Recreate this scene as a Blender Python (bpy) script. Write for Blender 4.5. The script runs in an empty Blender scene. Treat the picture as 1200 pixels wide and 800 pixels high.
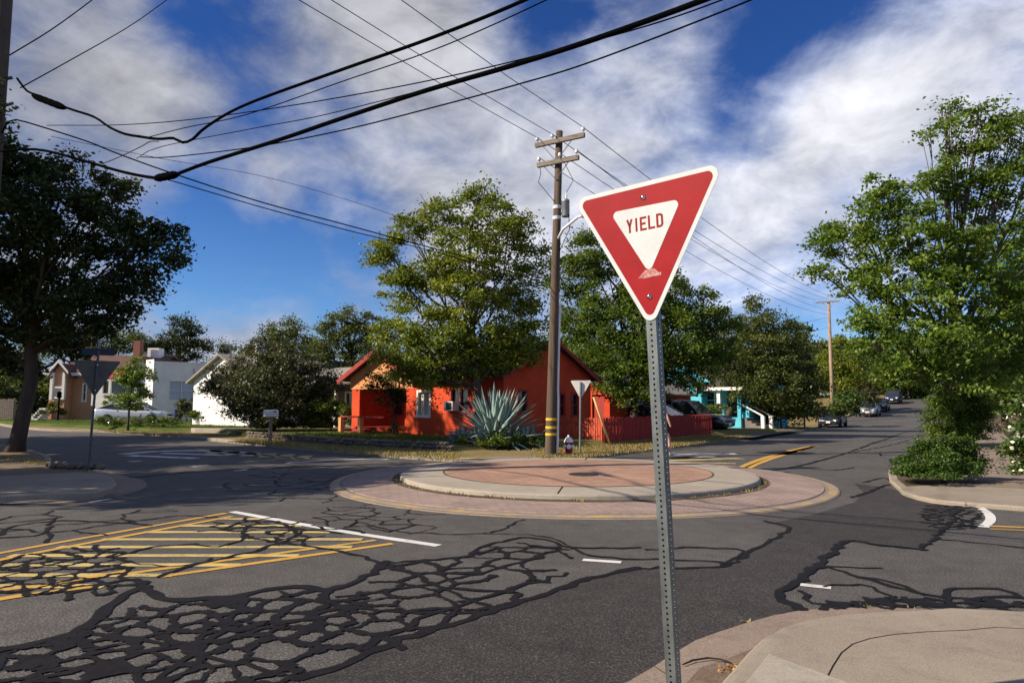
import bpy, bmesh, math, random
import numpy as np
from mathutils import Vector, Matrix
from mathutils.geometry import delaunay_2d_cdt
random.seed(7); RNG = np.random.default_rng(11)
SC = bpy.context.scene
COL = SC.collection
R = math.radians

# ------------------------------------------------------------------ camera maths (lens 24 mm, eye 1.6 m, pitched up ~5 deg)
F = 800.0; PITCH = math.atan(72/800); SP, CP = math.sin(PITCH), math.cos(PITCH)
def ray(px, py):
    sx = (px-600)/F; sy = (400-py)/F
    return Vector((sx, CP-sy*SP, SP+sy*CP))
U2 = Vector((.585, .811)); V2 = Vector((-.72, .69))
_ks = [-1e4, 30, 40, 50, 60, 66, 72, 78, 86, 95, 104, 115, 125, 135, 145, 1e4]; _kh = [0, 0, -.1, -.3, -.47, -.42, -.2, .13, .5, .98, 1.5, 2.2, 2.75, 2.95, 3, 3]
def Hs(s): return float(np.interp(s, _ks, _kh))
def H(x, y): return Hs(.585*x+.811*y)
def G(px, py, h=0.0):                       # where a sight line meets the ground
    d = ray(px, py); z = h
    for _ in range(12):
        t = (z-1.6)/d.z; x, y = d.x*t, d.y*t
        nz = H(x, y)+h
        if abs(nz-z) < 1e-4: break
        z = .5*z+.5*nz
    return Vector((x, y))
def P(px, py, Y):                           # point at world depth Y on a sight line
    d = ray(px, py); t = Y/d.y
    return Vector((d.x*t, Y, 1.6+d.z*t))

# ------------------------------------------------------------------ mesh builder
class MB:
    def __init__(s): s.v = []; s.f = []
    def add(s, vs, fs):
        n = len(s.v); s.v += [tuple(v) for v in vs]; s.f += [tuple(i+n for i in f) for f in fs]; return s
    def box(s, c, d, rz=0, rot=None):
        hx, hy, hz = d[0]/2, d[1]/2, d[2]/2
        M = rot if rot is not None else Matrix.Rotation(rz, 3, 'Z')
        vs = [Vector(c)+M @ Vector((x*hx, y*hy, z*hz)) for z in (-1, 1) for x, y in ((-1, -1), (1, -1), (1, 1), (-1, 1))]
        return s.add(vs, [(3, 2, 1, 0), (4, 5, 6, 7), (0, 1, 5, 4), (1, 2, 6, 5), (2, 3, 7, 6), (3, 0, 4, 7)])
    def prism(s, poly, z0, z1):
        n = len(poly)
        if sum(poly[i][0]*poly[(i+1) % n][1]-poly[(i+1) % n][0]*poly[i][1] for i in range(n)) < 0: poly = poly[::-1]
        vs = [(p[0], p[1], z0) for p in poly]+[(p[0], p[1], z1) for p in poly]
        return s.add(vs, [tuple(range(n))[::-1], tuple(range(n, 2*n))]+[(i, (i+1) % n, n+(i+1) % n, n+i) for i in range(n)])
    def tube(s, pts, rads, n=8, cap=True):
        pts = [Vector(p) for p in pts]
        if not hasattr(rads, '__len__'): rads = [rads]*len(pts)
        vs = []; fs = []; up = None
        for i, p in enumerate(pts):
            a = pts[max(0, i-1)]; b = pts[min(len(pts)-1, i+1)]; t = (b-a)
            t = t.normalized() if t.length > 1e-9 else Vector((0, 0, 1))
            if up is None: up = Vector((1, 0, 0)) if abs(t.x) < .8 else Vector((0, 1, 0))
            x = (up-t*up.dot(t)).normalized(); up = x; y = t.cross(x)
            for k in range(n):
                a2 = 2*math.pi*k/n; vs.append(p+(x*math.cos(a2)+y*math.sin(a2))*rads[i])
        for i in range(len(pts)-1):
            for k in range(n):
                k2 = (k+1) % n; fs.append((i*n+k, i*n+k2, (i+1)*n+k2, (i+1)*n+k))
        if cap: fs.append(tuple(range(n))[::-1]); fs.append(tuple(range((len(pts)-1)*n, len(pts)*n)))
        return s.add(vs, fs)
    def lathe(s, prof, c=(0, 0, 0), n=32):
        vs = []; fs = []; m = len(prof)
        for k in range(n):
            a = 2*math.pi*k/n
            for r, z in prof: vs.append((c[0]+r*math.cos(a), c[1]+r*math.sin(a), c[2]+z))
        for k in range(n):
            k2 = (k+1) % n
            for j in range(m-1): fs.append((k*m+j, k2*m+j, k2*m+j+1, k*m+j+1))
        return s.add(vs, fs)
    def strip(s, A, B):
        n = len(A); return s.add(list(A)+list(B), [(i, i+1, n+i+1, n+i) for i in range(n-1)])
def build(name, mb, mat, parent=None, smooth=False, bevel=0):
    me = bpy.data.meshes.new(name); o0 = Vector(parent.location) if parent else Vector()
    if parent and parent.parent: o0 = o0+parent.parent.location
    me.from_pydata([tuple(Vector(v)-o0) for v in mb.v], [], mb.f); me.validate()
    bm = bmesh.new(); bm.from_mesh(me); bmesh.ops.recalc_face_normals(bm, faces=bm.faces) if not getattr(mb, 'sheet', False) else None
    bm.to_mesh(me); bm.free()
    me.materials.append(mat)
    if smooth: me.polygons.foreach_set('use_smooth', [True]*len(me.polygons))
    o = bpy.data.objects.new(name, me); COL.objects.link(o)
    if parent: o.parent = parent
    if bevel:
        m = o.modifiers.new('Bevel', 'BEVEL'); m.width = bevel; m.segments = 2; m.limit_method = 'ANGLE'
    return o
def tag(o, label=None, cat=None, group=None, kind=None):
    if label: o['label'] = label
    if cat: o['category'] = cat
    if group: o['group'] = group
    if kind: o['kind'] = kind
    return o
def thing(name, label, cat, loc, group=None):
    o = bpy.data.objects.new(name, None); o.empty_display_size = .2; COL.objects.link(o); o.location = loc
    return tag(o, label, cat, group)
def structure(name, mb, mat, smooth=False): return tag(build(name, mb, mat, None, smooth), kind='structure')
def copy_tree(o, parent=None):
    c = o.copy(); COL.objects.link(c)
    if parent: c.parent = parent
    for ch in list(o.children): copy_tree(ch, c)
    return c

# ------------------------------------------------------------------ materials
class NT:
    def __init__(s, tree): s.t = tree
    def n(s, kind, **kw):
        nd = s.t.nodes.new(kind)
        for k, v in kw.items():
            if k == 'ins':
                for a, b in v.items():
                    if isinstance(b, bpy.types.NodeSocket): s.t.links.new(b, nd.inputs[a])
                    else: nd.inputs[a].default_value = b
            else: setattr(nd, k, v)
        return nd
    def math(s, op, a, b=0.0, c=None, clamp=False):
        ins = {0: a, 1: b}
        if c is not None: ins[2] = c
        return s.n('ShaderNodeMath', operation=op, use_clamp=clamp, ins=ins).outputs[0]
    def mix(s, f, a, b, mode='MIX'):
        nd = s.n('ShaderNodeMix', data_type='RGBA', blend_type=mode)
        for i, v in ((0, f), (6, a), (7, b)):
            if isinstance(v, bpy.types.NodeSocket): s.t.links.new(v, nd.inputs[i])
            else: nd.inputs[i].default_value = (v if i == 0 else (tuple(v)+(1,))[:4])
        return nd.outputs[2]
    def ramp(s, f, stops):
        nd = s.n('ShaderNodeValToRGB', ins={0: f}); e = nd.color_ramp.elements
        while len(e) < len(stops): e.new(.5)
        for el, (p, c) in zip(e, stops): el.position = p; el.color = (c if hasattr(c, '__len__') else (c, c, c))+(1,) if hasattr(c, '__len__') else (c, c, c, 1)
        return nd.outputs[0]
    def noise(s, co, scale, detail=4, rough=.55, dist=0):
        return s.n('ShaderNodeTexNoise', ins={'Vector': co, 'Scale': scale, 'Detail': detail, 'Roughness': rough, 'Distortion': dist}).outputs[0]
def new_mat(name):
    m = bpy.data.materials.new(name); m.use_nodes = True; t = NT(m.node_tree)
    return m, t, m.node_tree.nodes['Principled BSDF']
MATS = {}
def pmat(name, col, col2=None, scale=3, rough=.7, metal=0, bump=0, bscale=None, spec=.3, detail=5, stretch=None, fine=0, fscale=120, world=False):
    if name in MATS: return MATS[name]
    m, t, b = new_mat(name)
    if world: co = t.n('ShaderNodeNewGeometry').outputs['Position']
    else: co = t.n('ShaderNodeTexCoord').outputs['Object']
    if stretch: co = t.n('ShaderNodeMapping', ins={'Vector': co, 'Scale': stretch}).outputs[0]
    if col2 is None: col2 = tuple(c*.75 for c in col)
    n = t.noise(co, scale, detail, .6)
    f = t.ramp(n, [(.32, 0.0), (.68, 1.0)])
    c = t.mix(f, col, col2)
    if fine:
        n2 = t.noise(co, fscale, 2, .6)
        c = t.mix(fine, c, t.ramp(n2, [(.3, .25), (.5, .8), (.72, 1.9)]), 'MULTIPLY')
    t.t.links.new(c, b.inputs['Base Color'])
    b.inputs['Roughness'].default_value = rough; b.inputs['Metallic'].default_value = metal
    b.inputs['Specular IOR Level'].default_value = spec
    if bump:
        bn = t.noise(co, bscale or scale*4, 4)
        bp = t.n('ShaderNodeBump', ins={'Strength': bump, 'Distance': .02, 'Height': bn})
        t.t.links.new(bp.outputs[0], b.inputs['Normal'])
    MATS[name] = m; return m
def leafmat(name, dark, mid, light, trans=.3, gloss=.35):
    m, t, b = new_mat(name)
    a = t.n('ShaderNodeAttribute', attribute_name='tint').outputs['Fac']
    c = t.ramp(a, [(0, dark), (.5, mid), (1, light)])
    t.t.links.new(c, b.inputs['Base Color']); b.inputs['Roughness'].default_value = .5
    b.inputs['Specular IOR Level'].default_value = gloss
    tr = t.n('ShaderNodeBsdfTranslucent', ins={'Color': t.mix(.5, c, (.16, .2, .02))})
    mx = t.n('ShaderNodeMixShader', ins={0: trans, 1: b.outputs[0], 2: tr.outputs[0]})
    t.t.links.new(mx.outputs[0], m.node_tree.nodes['Material Output'].inputs['Surface'])
    return m

M = {}
# asphalt with aggregate speckle, old patches and stains
def asphalt(name, base, base2, speck, bright):
    m, t, b = new_mat(name)
    co = t.n('ShaderNodeNewGeometry').outputs['Position']
    big = t.ramp(t.noise(co, .35, 6, .65, .6), [(.3, 0.0), (.7, 1.0)])
    c = t.mix(big, base, base2)
    med = t.ramp(t.noise(co, 3.5, 5, .7), [(.25, .72), (.75, 1.25)])
    c = t.mix(1.0, c, med, 'MULTIPLY')
    fine = t.noise(co, 62, 3, .8)
    c = t.mix(speck, c, t.ramp(fine, [(.34, .25), (.47, .72), (.57, 1.2), (.68, bright)]), 'MULTIPLY')
    st = t.ramp(t.noise(co, .9, 3, .5, 1.2), [(.6, 1.0), (.74, .62)])
    c = t.mix(.8, c, st, 'MULTIPLY')
    t.t.links.new(c, b.inputs['Base Color']); b.inputs['Roughness'].default_value = .82; b.inputs['Specular IOR Level'].default_value = .3
    bp = t.n('ShaderNodeBump', ins={'Strength': .55, 'Distance': .012, 'Height': fine})
    t.t.links.new(bp.outputs[0], b.inputs['Normal'])
    return m
M['road'] = asphalt('old_asphalt', (.106, .099, .092), (.07, .065, .061), 1.0, 3.2)
M['patch'] = asphalt('new_asphalt', (.047, .042, .039), (.037, .034, .032), 1.0, 3.2)
M['tar'] = pmat('tar', (.006, .0058, .0075), (.012, .011, .013), 6, .75, bump=.3, bscale=60, spec=.15, world=True)
def paint(name, col, wear_lo, wear_hi, under=(.09, .084, .08)):
    m, t, b = new_mat(name); co = t.n('ShaderNodeNewGeometry').outputs['Position']
    n = t.math('ADD', t.math('MULTIPLY', t.noise(co, 2.2, 6, .75), .6), t.math('MULTIPLY', t.noise(co, 45, 3, .7), .4))
    w = t.ramp(n, [(wear_lo, 0.0), (wear_hi, 1.0)])
    d = t.mix(t.noise(co, 1.3, 4), col, tuple(k*.78 for k in col))
    t.t.links.new(t.mix(w, d, under), b.inputs['Base Color']); b.inputs['Roughness'].default_value = .75
    return m
M['ypaint'] = paint('yellow_road_paint', (.55, .31, .045), .52, .68)
M['ypale'] = paint('pale_yellow_road_paint', (.55, .42, .14), .5, .66)
M['yfaint'] = paint('faded_yellow_road_paint', (.55, .42, .16), .44, .62)
M['wpaint'] = paint('white_road_paint', (.66, .65, .63), .54, .7)
M['wfaint'] = paint('faded_white_road_paint', (.68, .68, .67), .46, .64)
def concrete(name, c1, c2, fine=.5, fs=85):
    m, t, b = new_mat(name); co = t.n('ShaderNodeNewGeometry').outputs['Position']
    c = t.mix(t.ramp(t.noise(co, 1.1, 7, .7, .4), [(.3, 0.0), (.7, 1.0)]), c1, c2)
    f = t.noise(co, fs, 3, .75)
    c = t.mix(fine, c, t.ramp(f, [(.28, .45), (.5, 1.0), (.72, 1.5)]), 'MULTIPLY')
    st = t.ramp(t.noise(co, 4.2, 5, .7, 1.0), [(.52, 1.0), (.75, .62)])
    c = t.mix(.7, c, st, 'MULTIPLY')
    t.t.links.new(c, b.inputs['Base Color']); b.inputs['Roughness'].default_value = .85; b.inputs['Specular IOR Level'].default_value = .2
    bp = t.n('ShaderNodeBump', ins={'Strength': .4, 'Distance': .008, 'Height': f}); t.t.links.new(bp.outputs[0], b.inputs['Normal'])
    return m
M['gutter'] = concrete('gutter_concrete', (.26, .205, .165), (.195, .15, .12), .75, 70)
M['kerb'] = concrete('kerb_concrete', (.31, .265, .205), (.23, .195, .155))
M['walk'] = concrete('tan_concrete', (.3, .256, .2), (.22, .184, .143), .6)
M['slab'] = concrete('pale_concrete', (.36, .325, .265), (.3, .265, .215), .4)
M['island'] = concrete('island_concrete', (.35, .31, .255), (.28, .245, .2), .4)
M['stain'] = concrete('stained_gutter', (.2, .145, .11), (.1, .07, .05), .75, 70)
M['rimpaint'] = paint('worn_rim_paint', (.5, .34, .09), .4, .52, (.24, .195, .155))
M['dirt'] = concrete('dark_dirt', (.06, .045, .03), (.11, .08, .05), .8, 40)
M['soil'] = concrete('dark_soil', (.075, .055, .035), (.11, .08, .05), .8, 45)
M['earth'] = concrete('brown_earth', (.14, .10, .065), (.2, .155, .1), .8, 45)
def bricks(name, c1, c2, mortar, sc):
    m, t, b = new_mat(name); co = t.n('ShaderNodeTexCoord').outputs['Object']
    br = t.n('ShaderNodeTexBrick', ins={'Vector': t.n('ShaderNodeMapping', ins={'Vector': co, 'Rotation': (0, 0, .6)}).outputs[0], 'Color1': c1+(1,), 'Color2': c2+(1,), 'Mortar': mortar+(1,), 'Scale': sc, 'Mortar Size': .028, 'Bias': .0, 'Brick Width': .5, 'Row Height': .25})
    c = t.mix(.8, br.outputs[0], t.ramp(t.noise(co, 1.1, 8, .75), [(.28, .55), (.72, 1.3)]), 'MULTIPLY')
    c = t.mix(.6, c, t.ramp(t.noise(co, 60, 3, .7), [(.3, .5), (.7, 1.5)]), 'MULTIPLY')
    t.t.links.new(c, b.inputs['Base Color']); b.inputs['Roughness'].default_value = .85
    bp = t.n('ShaderNodeBump', ins={'Strength': .35, 'Distance': .01, 'Height': br.outputs[1]}); bp.invert = True
    t.t.links.new(bp.outputs[0], b.inputs['Normal']); return m
M['brick'] = bricks('orange_paving', (.38, .215, .14), (.3, .17, .115), (.25, .165, .12), 2.2)
M['apron'] = bricks('pink_paving', (.31, .225, .19), (.26, .19, .16), (.22, .16, .135), 2.2)
# dry grass to green grass
def grassmat(name, cols):
    m, t, b = new_mat(name); co = t.n('ShaderNodeNewGeometry').outputs['Position']
    n = t.noise(co, .35, 7, .7, .5)
    c = t.ramp(n, [(.3, cols[0]), (.5, cols[1]), (.7, cols[2])])
    c = t.mix(.75, c, t.ramp(t.noise(co, 22, 4, .8), [(.3, .45), (.7, 1.5)]), 'MULTIPLY')
    t.t.links.new(c, b.inputs['Base Color']); b.inputs['Roughness'].default_value = .95; b.inputs['Specular IOR Level'].default_value = .1
    bp = t.n('ShaderNodeBump', ins={'Strength': .8, 'Distance': .05, 'Height': t.noise(co, 30, 4, .8)}); t.t.links.new(bp.outputs[0], b.inputs['Normal'])
    return m
M['dry'] = grassmat('dry_grass_ground', ((.17, .125, .06), (.25, .19, .085), (.15, .14, .05)))
M['lawn'] = grassmat('green_lawn', ((.05, .085, .018), (.075, .115, .022), (.13, .13, .045)))
M['yard'] = grassmat('yellow_lawn', ((.2, .165, .07), (.14, .14, .045), (.25, .2, .1)))
M['terrain'] = grassmat('terrain', ((.08, .075, .035), (.1, .085, .04), (.06, .07, .025)))
M['stone'] = pmat('wall_stone', (.2, .16, .125), (.1, .085, .07), 2.5, .9, bump=.6, bscale=14, fine=.5, fscale=40)
M['bark'] = pmat('bark', (.085, .062, .045), (.04, .03, .023), 5, .95, bump=.9, bscale=16, stretch=(1, 1, .25))
M['palebark'] = pmat('mottled_bark', (.16, .135, .105), (.05, .04, .03), 6, .9, bump=.7, bscale=12)
M['pole'] = pmat('weathered_pole_wood', (.125, .09, .063), (.06, .043, .032), 4, .9, bump=.6, bscale=20, stretch=(3, 3, .15))
M['palepole'] = pmat('pale_pole_wood', (.34, .25, .17), (.22, .16, .11), 4, .9, stretch=(3, 3, .2))
M['arm'] = pmat('grey_arm_wood', (.26, .22, .18), (.13, .105, .085), 6, .9, stretch=(.5, .5, 3))
M['black'] = pmat('black_cable', (.0025, .0025, .003), (.004, .004, .004), 8, .9, spec=0)
M['grey'] = pmat('grey_metal', (.3, .31, .32), (.22, .23, .24), 6, .45, .6)
M['galv'] = pmat('galvanised_steel', (.21, .23, .228), (.11, .125, .128), 16, .5, .75, bump=.05, bscale=60, stretch=(1, 1, .3))
M['dkgalv'] = pmat('dull_steel', (.1, .105, .11), (.06, .065, .07), 10, .55, .5)
M['white'] = pmat('white_paint', (.78, .77, .74), (.68, .67, .63), 2, .6)
M['ceramic'] = pmat('white_ceramic', (.75, .76, .78), None, 3, .25)
M['red_sheet'] = pmat('red_reflective', (.29, .007, .011), (.235, .005, .008), 7, .5, fine=.18, fscale=260, spec=.15)
M['white_sheet'] = pmat('white_reflective', (.53, .56, .56), (.45, .475, .47), 5, .45, fine=.12, fscale=260, spec=.2)
M['letter'] = pmat('letter_red', (.24, .006, .01), None, 4, .5, spec=.15)
M['sticker'] = pmat('torn_sticker', (.46, .3, .27), (.3, .05, .05), 55, .7)
M['signback'] = pmat('aluminium_back', (.1, .095, .088), (.07, .068, .065), 4, .5, .4)
M['whiteback'] = pmat('bright_aluminium', (.66, .65, .63), (.58, .57, .55), 4, .5, .2)
M['blade'] = pmat('dark_blue_blade', (.012, .02, .06), None, 3, .4)
M['yellow'] = pmat('yellow_plastic', (.75, .5, .02), (.6, .4, .03), 6, .5)
M['guard'] = pmat('faded_yellow_guard', (.72, .5, .16), (.6, .4, .14), 6, .6)
M['hydred'] = pmat('hydrant_red', (.3, .02, .03), (.2, .015, .02), 9, .45)
M['iron'] = pmat('iron_cover', (.07, .055, .045), (.04, .035, .03), 20, .6, .5, bump=.5, bscale=60)
M['glass'] = pmat('window_glass', (.012, .015, .018), (.03, .035, .04), 1.5, .06, spec=.6)
M['curtain'] = pmat('pale_curtain', (.42, .5, .6), (.3, .38, .5), 4, .5, stretch=(6, 6, .4))
M['blind'] = pmat('white_blind', (.6, .55, .45), (.5, .45, .36), 9, .6, stretch=(.3, .3, 8))
M['rubber'] = pmat('tyre_rubber', (.018, .018, .018), None, 5, .8)
M['rim'] = pmat('alloy', (.45, .46, .47), None, 5, .3, .9)
M['lamp_clear'] = pmat('clear_lamp', (.7, .72, .74), (.5, .52, .55), 20, .1)
M['lamp_red'] = pmat('red_lamp', (.45, .015, .015), None, 20, .2)
M['chrome'] = pmat('chrome_trim', (.6, .6, .6), None, 5, .18, 1)
M['blackplastic'] = pmat('black_plastic', (.02, .02, .021), None, 5, .5)
def carpaint(name, c):
    m = pmat(name, c, tuple(k*.93 for k in c), 2, .28, .25, spec=.5); m.node_tree.nodes['Principled BSDF'].inputs['Coat Weight'].default_value = .6; return m
def stucco(name, c, c2, sc=1.2): return pmat(name, c, c2, sc, .9, bump=.3, bscale=40, fine=.25, fscale=50)
M['redwall'] = stucco('red_orange_stucco', (.6, .075, .022), (.47, .047, .017))
M['redside'] = stucco('deep_red_wall', (.36, .028, .022), (.29, .022, .018))
M['peach'] = stucco('peach_stucco', (.64, .31, .14), (.57, .24, .09))
M['redtrim'] = pmat('red_trim', (.32, .035, .03), (.24, .03, .025), 5, .7)
M['whitewall'] = stucco('white_stucco', (.8, .79, .78), (.68, .67, .67))
M['tanwall'] = stucco('tan_wall', (.5, .27, .17), (.44, .23, .14))
M['bluewall'] = stucco('turquoise_wall', (.11, .5, .62), (.08, .4, .52))
M['greywall'] = stucco('grey_wall', (.2, .18, .17), (.13, .12, .11))
M['rooffelt'] = pmat('grey_shingle', (.3, .27, .24), (.2, .18, .16), 3, .9, bump=.5, bscale=20, fine=.5, fscale=18)
M['roofdark'] = pmat('dark_shingle', (.09, .07, .06), (.05, .042, .038), 3, .9, bump=.5, bscale=20, fine=.5, fscale=18)
M['roofbrown'] = pmat('brown_shingle', (.14, .075, .055), (.09, .05, .04), 3, .9, bump=.5, bscale=20, fine=.5, fscale=18)
M['awning'] = pmat('red_awning', (.36, .05, .035), None, 5, .6)
M['brickwall'] = pmat('brick_red', (.28, .12, .08), (.2, .09, .06), 12, .9)
M['fencered'] = pmat('red_picket_paint', (.55, .1, .045), (.34, .05, .03), 7, .8, stretch=(1, 1, .25))
M['fenceshade'] = pmat('shaded_picket_paint', (.32, .032, .026), (.22, .022, .018), 6, .8, stretch=(1, 1, .25))  # same fence red, shade of the side run put into the colour
M['bluebin'] = pmat('blue_plastic', (.02, .07, .28), None, 5, .4)
M['agave'] = pmat('agave_skin', (.24, .325, .3), (.16, .235, .215), 3, .5, fine=.12, fscale=20)
M['twig'] = pmat('twig', (.03, .02, .012), None, 9, .9)
M['skin'] = pmat('skin', (.62, .36, .26), (.55, .3, .21), 6, .55)
M['pink'] = pmat('pink_cotton', (.55, .2, .22), (.45, .15, .17), 8, .85)
M['navy'] = pmat('dark_cotton', (.025, .025, .035), None, 8, .9)
M['hair'] = pmat('dark_hair', (.03, .02, .013), None, 20, .7)
L = {}
L['maple'] = leafmat('maple_leaf', (.07, .12, .01), (.2, .25, .022), (.38, .38, .05), .42, .5)
L['oak'] = leafmat('oak_leaf', (.03, .055, .012), (.085, .112, .026), (.19, .2, .055), .36)
L['dense'] = leafmat('dense_leaf', (.035, .08, .01), (.1, .165, .018), (.22, .27, .042), .4)
L['right'] = leafmat('sweetgum_leaf', (.045, .105, .012), (.14, .235, .024), (.28, .35, .055), .42, .5)
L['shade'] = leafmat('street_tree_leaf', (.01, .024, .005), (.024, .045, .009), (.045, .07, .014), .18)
L['dusty'] = leafmat('dusty_leaf', (.03, .04, .016), (.062, .078, .028), (.17, .12, .085), .22)
L['pine'] = leafmat('pine_needle', (.012, .028, .01), (.026, .046, .015), (.06, .08, .024), .15)
L['juniper'] = leafmat('juniper_spray', (.022, .06, .008), (.055, .11, .015), (.11, .16, .025), .25)
L['warm'] = leafmat('warm_leaf', (.06, .055, .014), (.12, .1, .022), (.2, .15, .04))
L['straw'] = leafmat('straw_blade', (.16, .13, .045), (.3, .23, .09), (.42, .34, .15), .25, .1)
L['green_blade'] = leafmat('green_blade', (.05, .09, .014), (.09, .14, .022), (.17, .2, .045), .3, .2)
L['petal'] = leafmat('white_petal', (.55, .55, .4), (.7, .7, .5), (.8, .8, .65), .2, .1)
L['litter'] = leafmat('fallen_leaf', (.12, .05, .015), (.3, .14, .04), (.45, .28, .1), .1, .1)

# ------------------------------------------------------------------ camera, sun, sky
cam = bpy.data.objects.new('camera', bpy.data.cameras.new('camera')); COL.objects.link(cam); SC.camera = cam
cam.data.lens = 24; cam.data.sensor_width = 36; cam.data.clip_end = 3000; cam.data.clip_start = .05
cam.location = (0, 0, 1.6); cam.rotation_euler = (math.pi/2+PITCH, 0, 0)
SUN_EL = R(33); TO_SUN = Vector((-.966, -.258, 0)).normalized()*math.cos(SUN_EL)+Vector((0, 0, math.sin(SUN_EL)))
sun = bpy.data.objects.new('sun', bpy.data.lights.new('sun', 'SUN')); COL.objects.link(sun)
sun.data.energy = 5.0; sun.data.angle = R(.53); sun.data.color = (1, .87, .7)
sun.rotation_euler = TO_SUN.to_track_quat('Z', 'Y').to_euler(); sun.location = (-20, -12, 30)
w = bpy.data.worlds.new('World'); SC.world = w; w.use_nodes = True
t = NT(w.node_tree); bg = w.node_tree.nodes['Background']
sky = t.n('ShaderNodeTexSky', sky_type='NISHITA', sun_disc=False, sun_elevation=SUN_EL, sun_rotation=math.atan2(TO_SUN.x, TO_SUN.y), air_density=1.0, dust_density=.4, ozone_density=3.0)
dirv = t.n('ShaderNodeTexCoord').outputs['Generated']
sep = t.n('ShaderNodeSeparateXYZ', ins={0: dirv})
zz = t.math('ADD', t.math('MAXIMUM', sep.outputs[2], 0.0), .16)
flat = t.n('ShaderNodeCombineXYZ', ins={0: t.math('DIVIDE', sep.outputs[0], zz), 1: t.math('DIVIDE', sep.outputs[1], zz), 2: 0.0}).outputs[0]
mp = t.n('ShaderNodeMapping', ins={'Vector': flat, 'Rotation': (0, 0, R(-30)), 'Scale': (1.25, .5, 1), 'Location': (3.1, 1.7, 0)}).outputs[0]
dm = t.n('ShaderNodeMapping', ins={'Vector': dirv, 'Rotation': (R(20), R(-18), R(25)), 'Scale': (1.0, 1.0, 1.7), 'Location': (2.3, 1.1, .4)}).outputs[0]
n1 = t.math('ADD', t.math('MULTIPLY', t.noise(dm, 3.4, 9, .56, .35), .8), t.math('MULTIPLY', t.noise(mp, 1.6, 6, .5, .4), .2))
n2 = t.noise(t.n('ShaderNodeMapping', ins={'Vector': dm, 'Location': (7, 3, 2)}).outputs[0], 9.0, 7, .6, .3)
dens = t.math('ADD', t.math('ADD', t.math('MULTIPLY', n1, 1.25), t.math('MULTIPLY', n2, .34)), -.32)
# the clear gaps and the thick banks of this particular sky, as directions
for px, py, size, wt in ((215, 35, .055, -.2), (270, 80, .05, -.14), (310, 125, .05, -.1), (625, 22, .07, -.24), (700, 8, .08, -.12), (985, 25, .1, -.15), (920, 5, .07, -.12), (1060, 5, .08, -.12),
                         (880, 75, .07, -.1), (270, 290, .12, -.22), (215, 330, .09, -.2), (360, 300, .1, -.2), (440, 290, .08, -.16), (250, 255, .05, -.1), (1000, 255, .08, -.08), (1190, 300, .1, -.08),
                         (480, 170, .22, .16), (80, 60, .13, .16), (110, 190, .14, .16), (330, 220, .1, .14), (420, 60, .12, .16), (560, 110, .16, .13), (640, 200, .14, .08), (800, 190, .16, .12), (1000, 150, .13, .2), (880, 250, .13, .16), (1080, 80, .12, .18), (1150, 110, .12, .08), (930, 350, .16, .16), (300, 375, .13, .13), (160, 385, .1, .1), (770, 50, .1, .08)):
    d = ray(px, py).normalized()
    dot = t.n('ShaderNodeVectorMath', operation='DISTANCE', ins={0: t.n('ShaderNodeVectorMath', operation='NORMALIZE', ins={0: dirv}).outputs[0], 1: tuple(d)}).outputs['Value']
    g = t.math('EXPONENT', t.math('MULTIPLY', t.math('POWER', t.math('DIVIDE', dot, size), 2.0), -1.0))
    dens = t.math('ADD', dens, t.math('MULTIPLY', g, wt*.8))
cov = t.n('ShaderNodeMapRange', interpolation_type='SMOOTHSTEP', ins={0: dens, 1: .33, 2: .65, 3: 0.0, 4: 1.0}).outputs[0]
thick = t.n('ShaderNodeMapRange', interpolation_type='SMOOTHSTEP', ins={0: dens, 1: .5, 2: .82, 3: 0.0, 4: 1.0}).outputs[0]
rightbright = t.n('ShaderNodeMapRange', ins={0: sep.outputs[0], 1: -.7, 2: .6, 3: .48, 4: 1.2}).outputs[0]  # clouds grow brighter towards the right
lowbright = t.n('ShaderNodeMapRange', ins={0: sep.outputs[2], 1: .05, 2: .55, 3: 1.15, 4: .82}).outputs[0]
tex = t.n('ShaderNodeMapRange', ins={0: n2, 1: .28, 2: .72, 3: .66, 4: 1.24}).outputs[0]
cl = t.mix(thick, (5.9, 6.6, 8.8), (10.0, 10.0, 10.6))
cl = t.n('ShaderNodeVectorMath', operation='SCALE', ins={0: cl, 'Scale': t.math('MULTIPLY', t.math('MULTIPLY', rightbright, lowbright), tex)}).outputs[0]
skyc = t.mix(1.0, sky.outputs[0], t.mix(t.n('ShaderNodeMapRange', ins={0: sep.outputs[2], 1: .05, 2: .42, 3: 0.0, 4: 1.0}).outputs[0], (.72, 1.1, 1.6), (.27, .56, 1.12)), 'MULTIPLY')
t.t.links.new(t.mix(t.math('MULTIPLY', cov, .93), skyc, cl), bg.inputs['Color']); bg.inputs['Strength'].default_value = .055
SC.view_settings.view_transform = 'Standard'; SC.view_settings.look = 'None'; SC.view_settings.exposure = .68; SC.view_settings.gamma = 1
SC.render.engine = 'CYCLES'
SC.cycles.max_bounces = 6; SC.cycles.transparent_max_bounces = 6; SC.cycles.use_denoising = True

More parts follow.
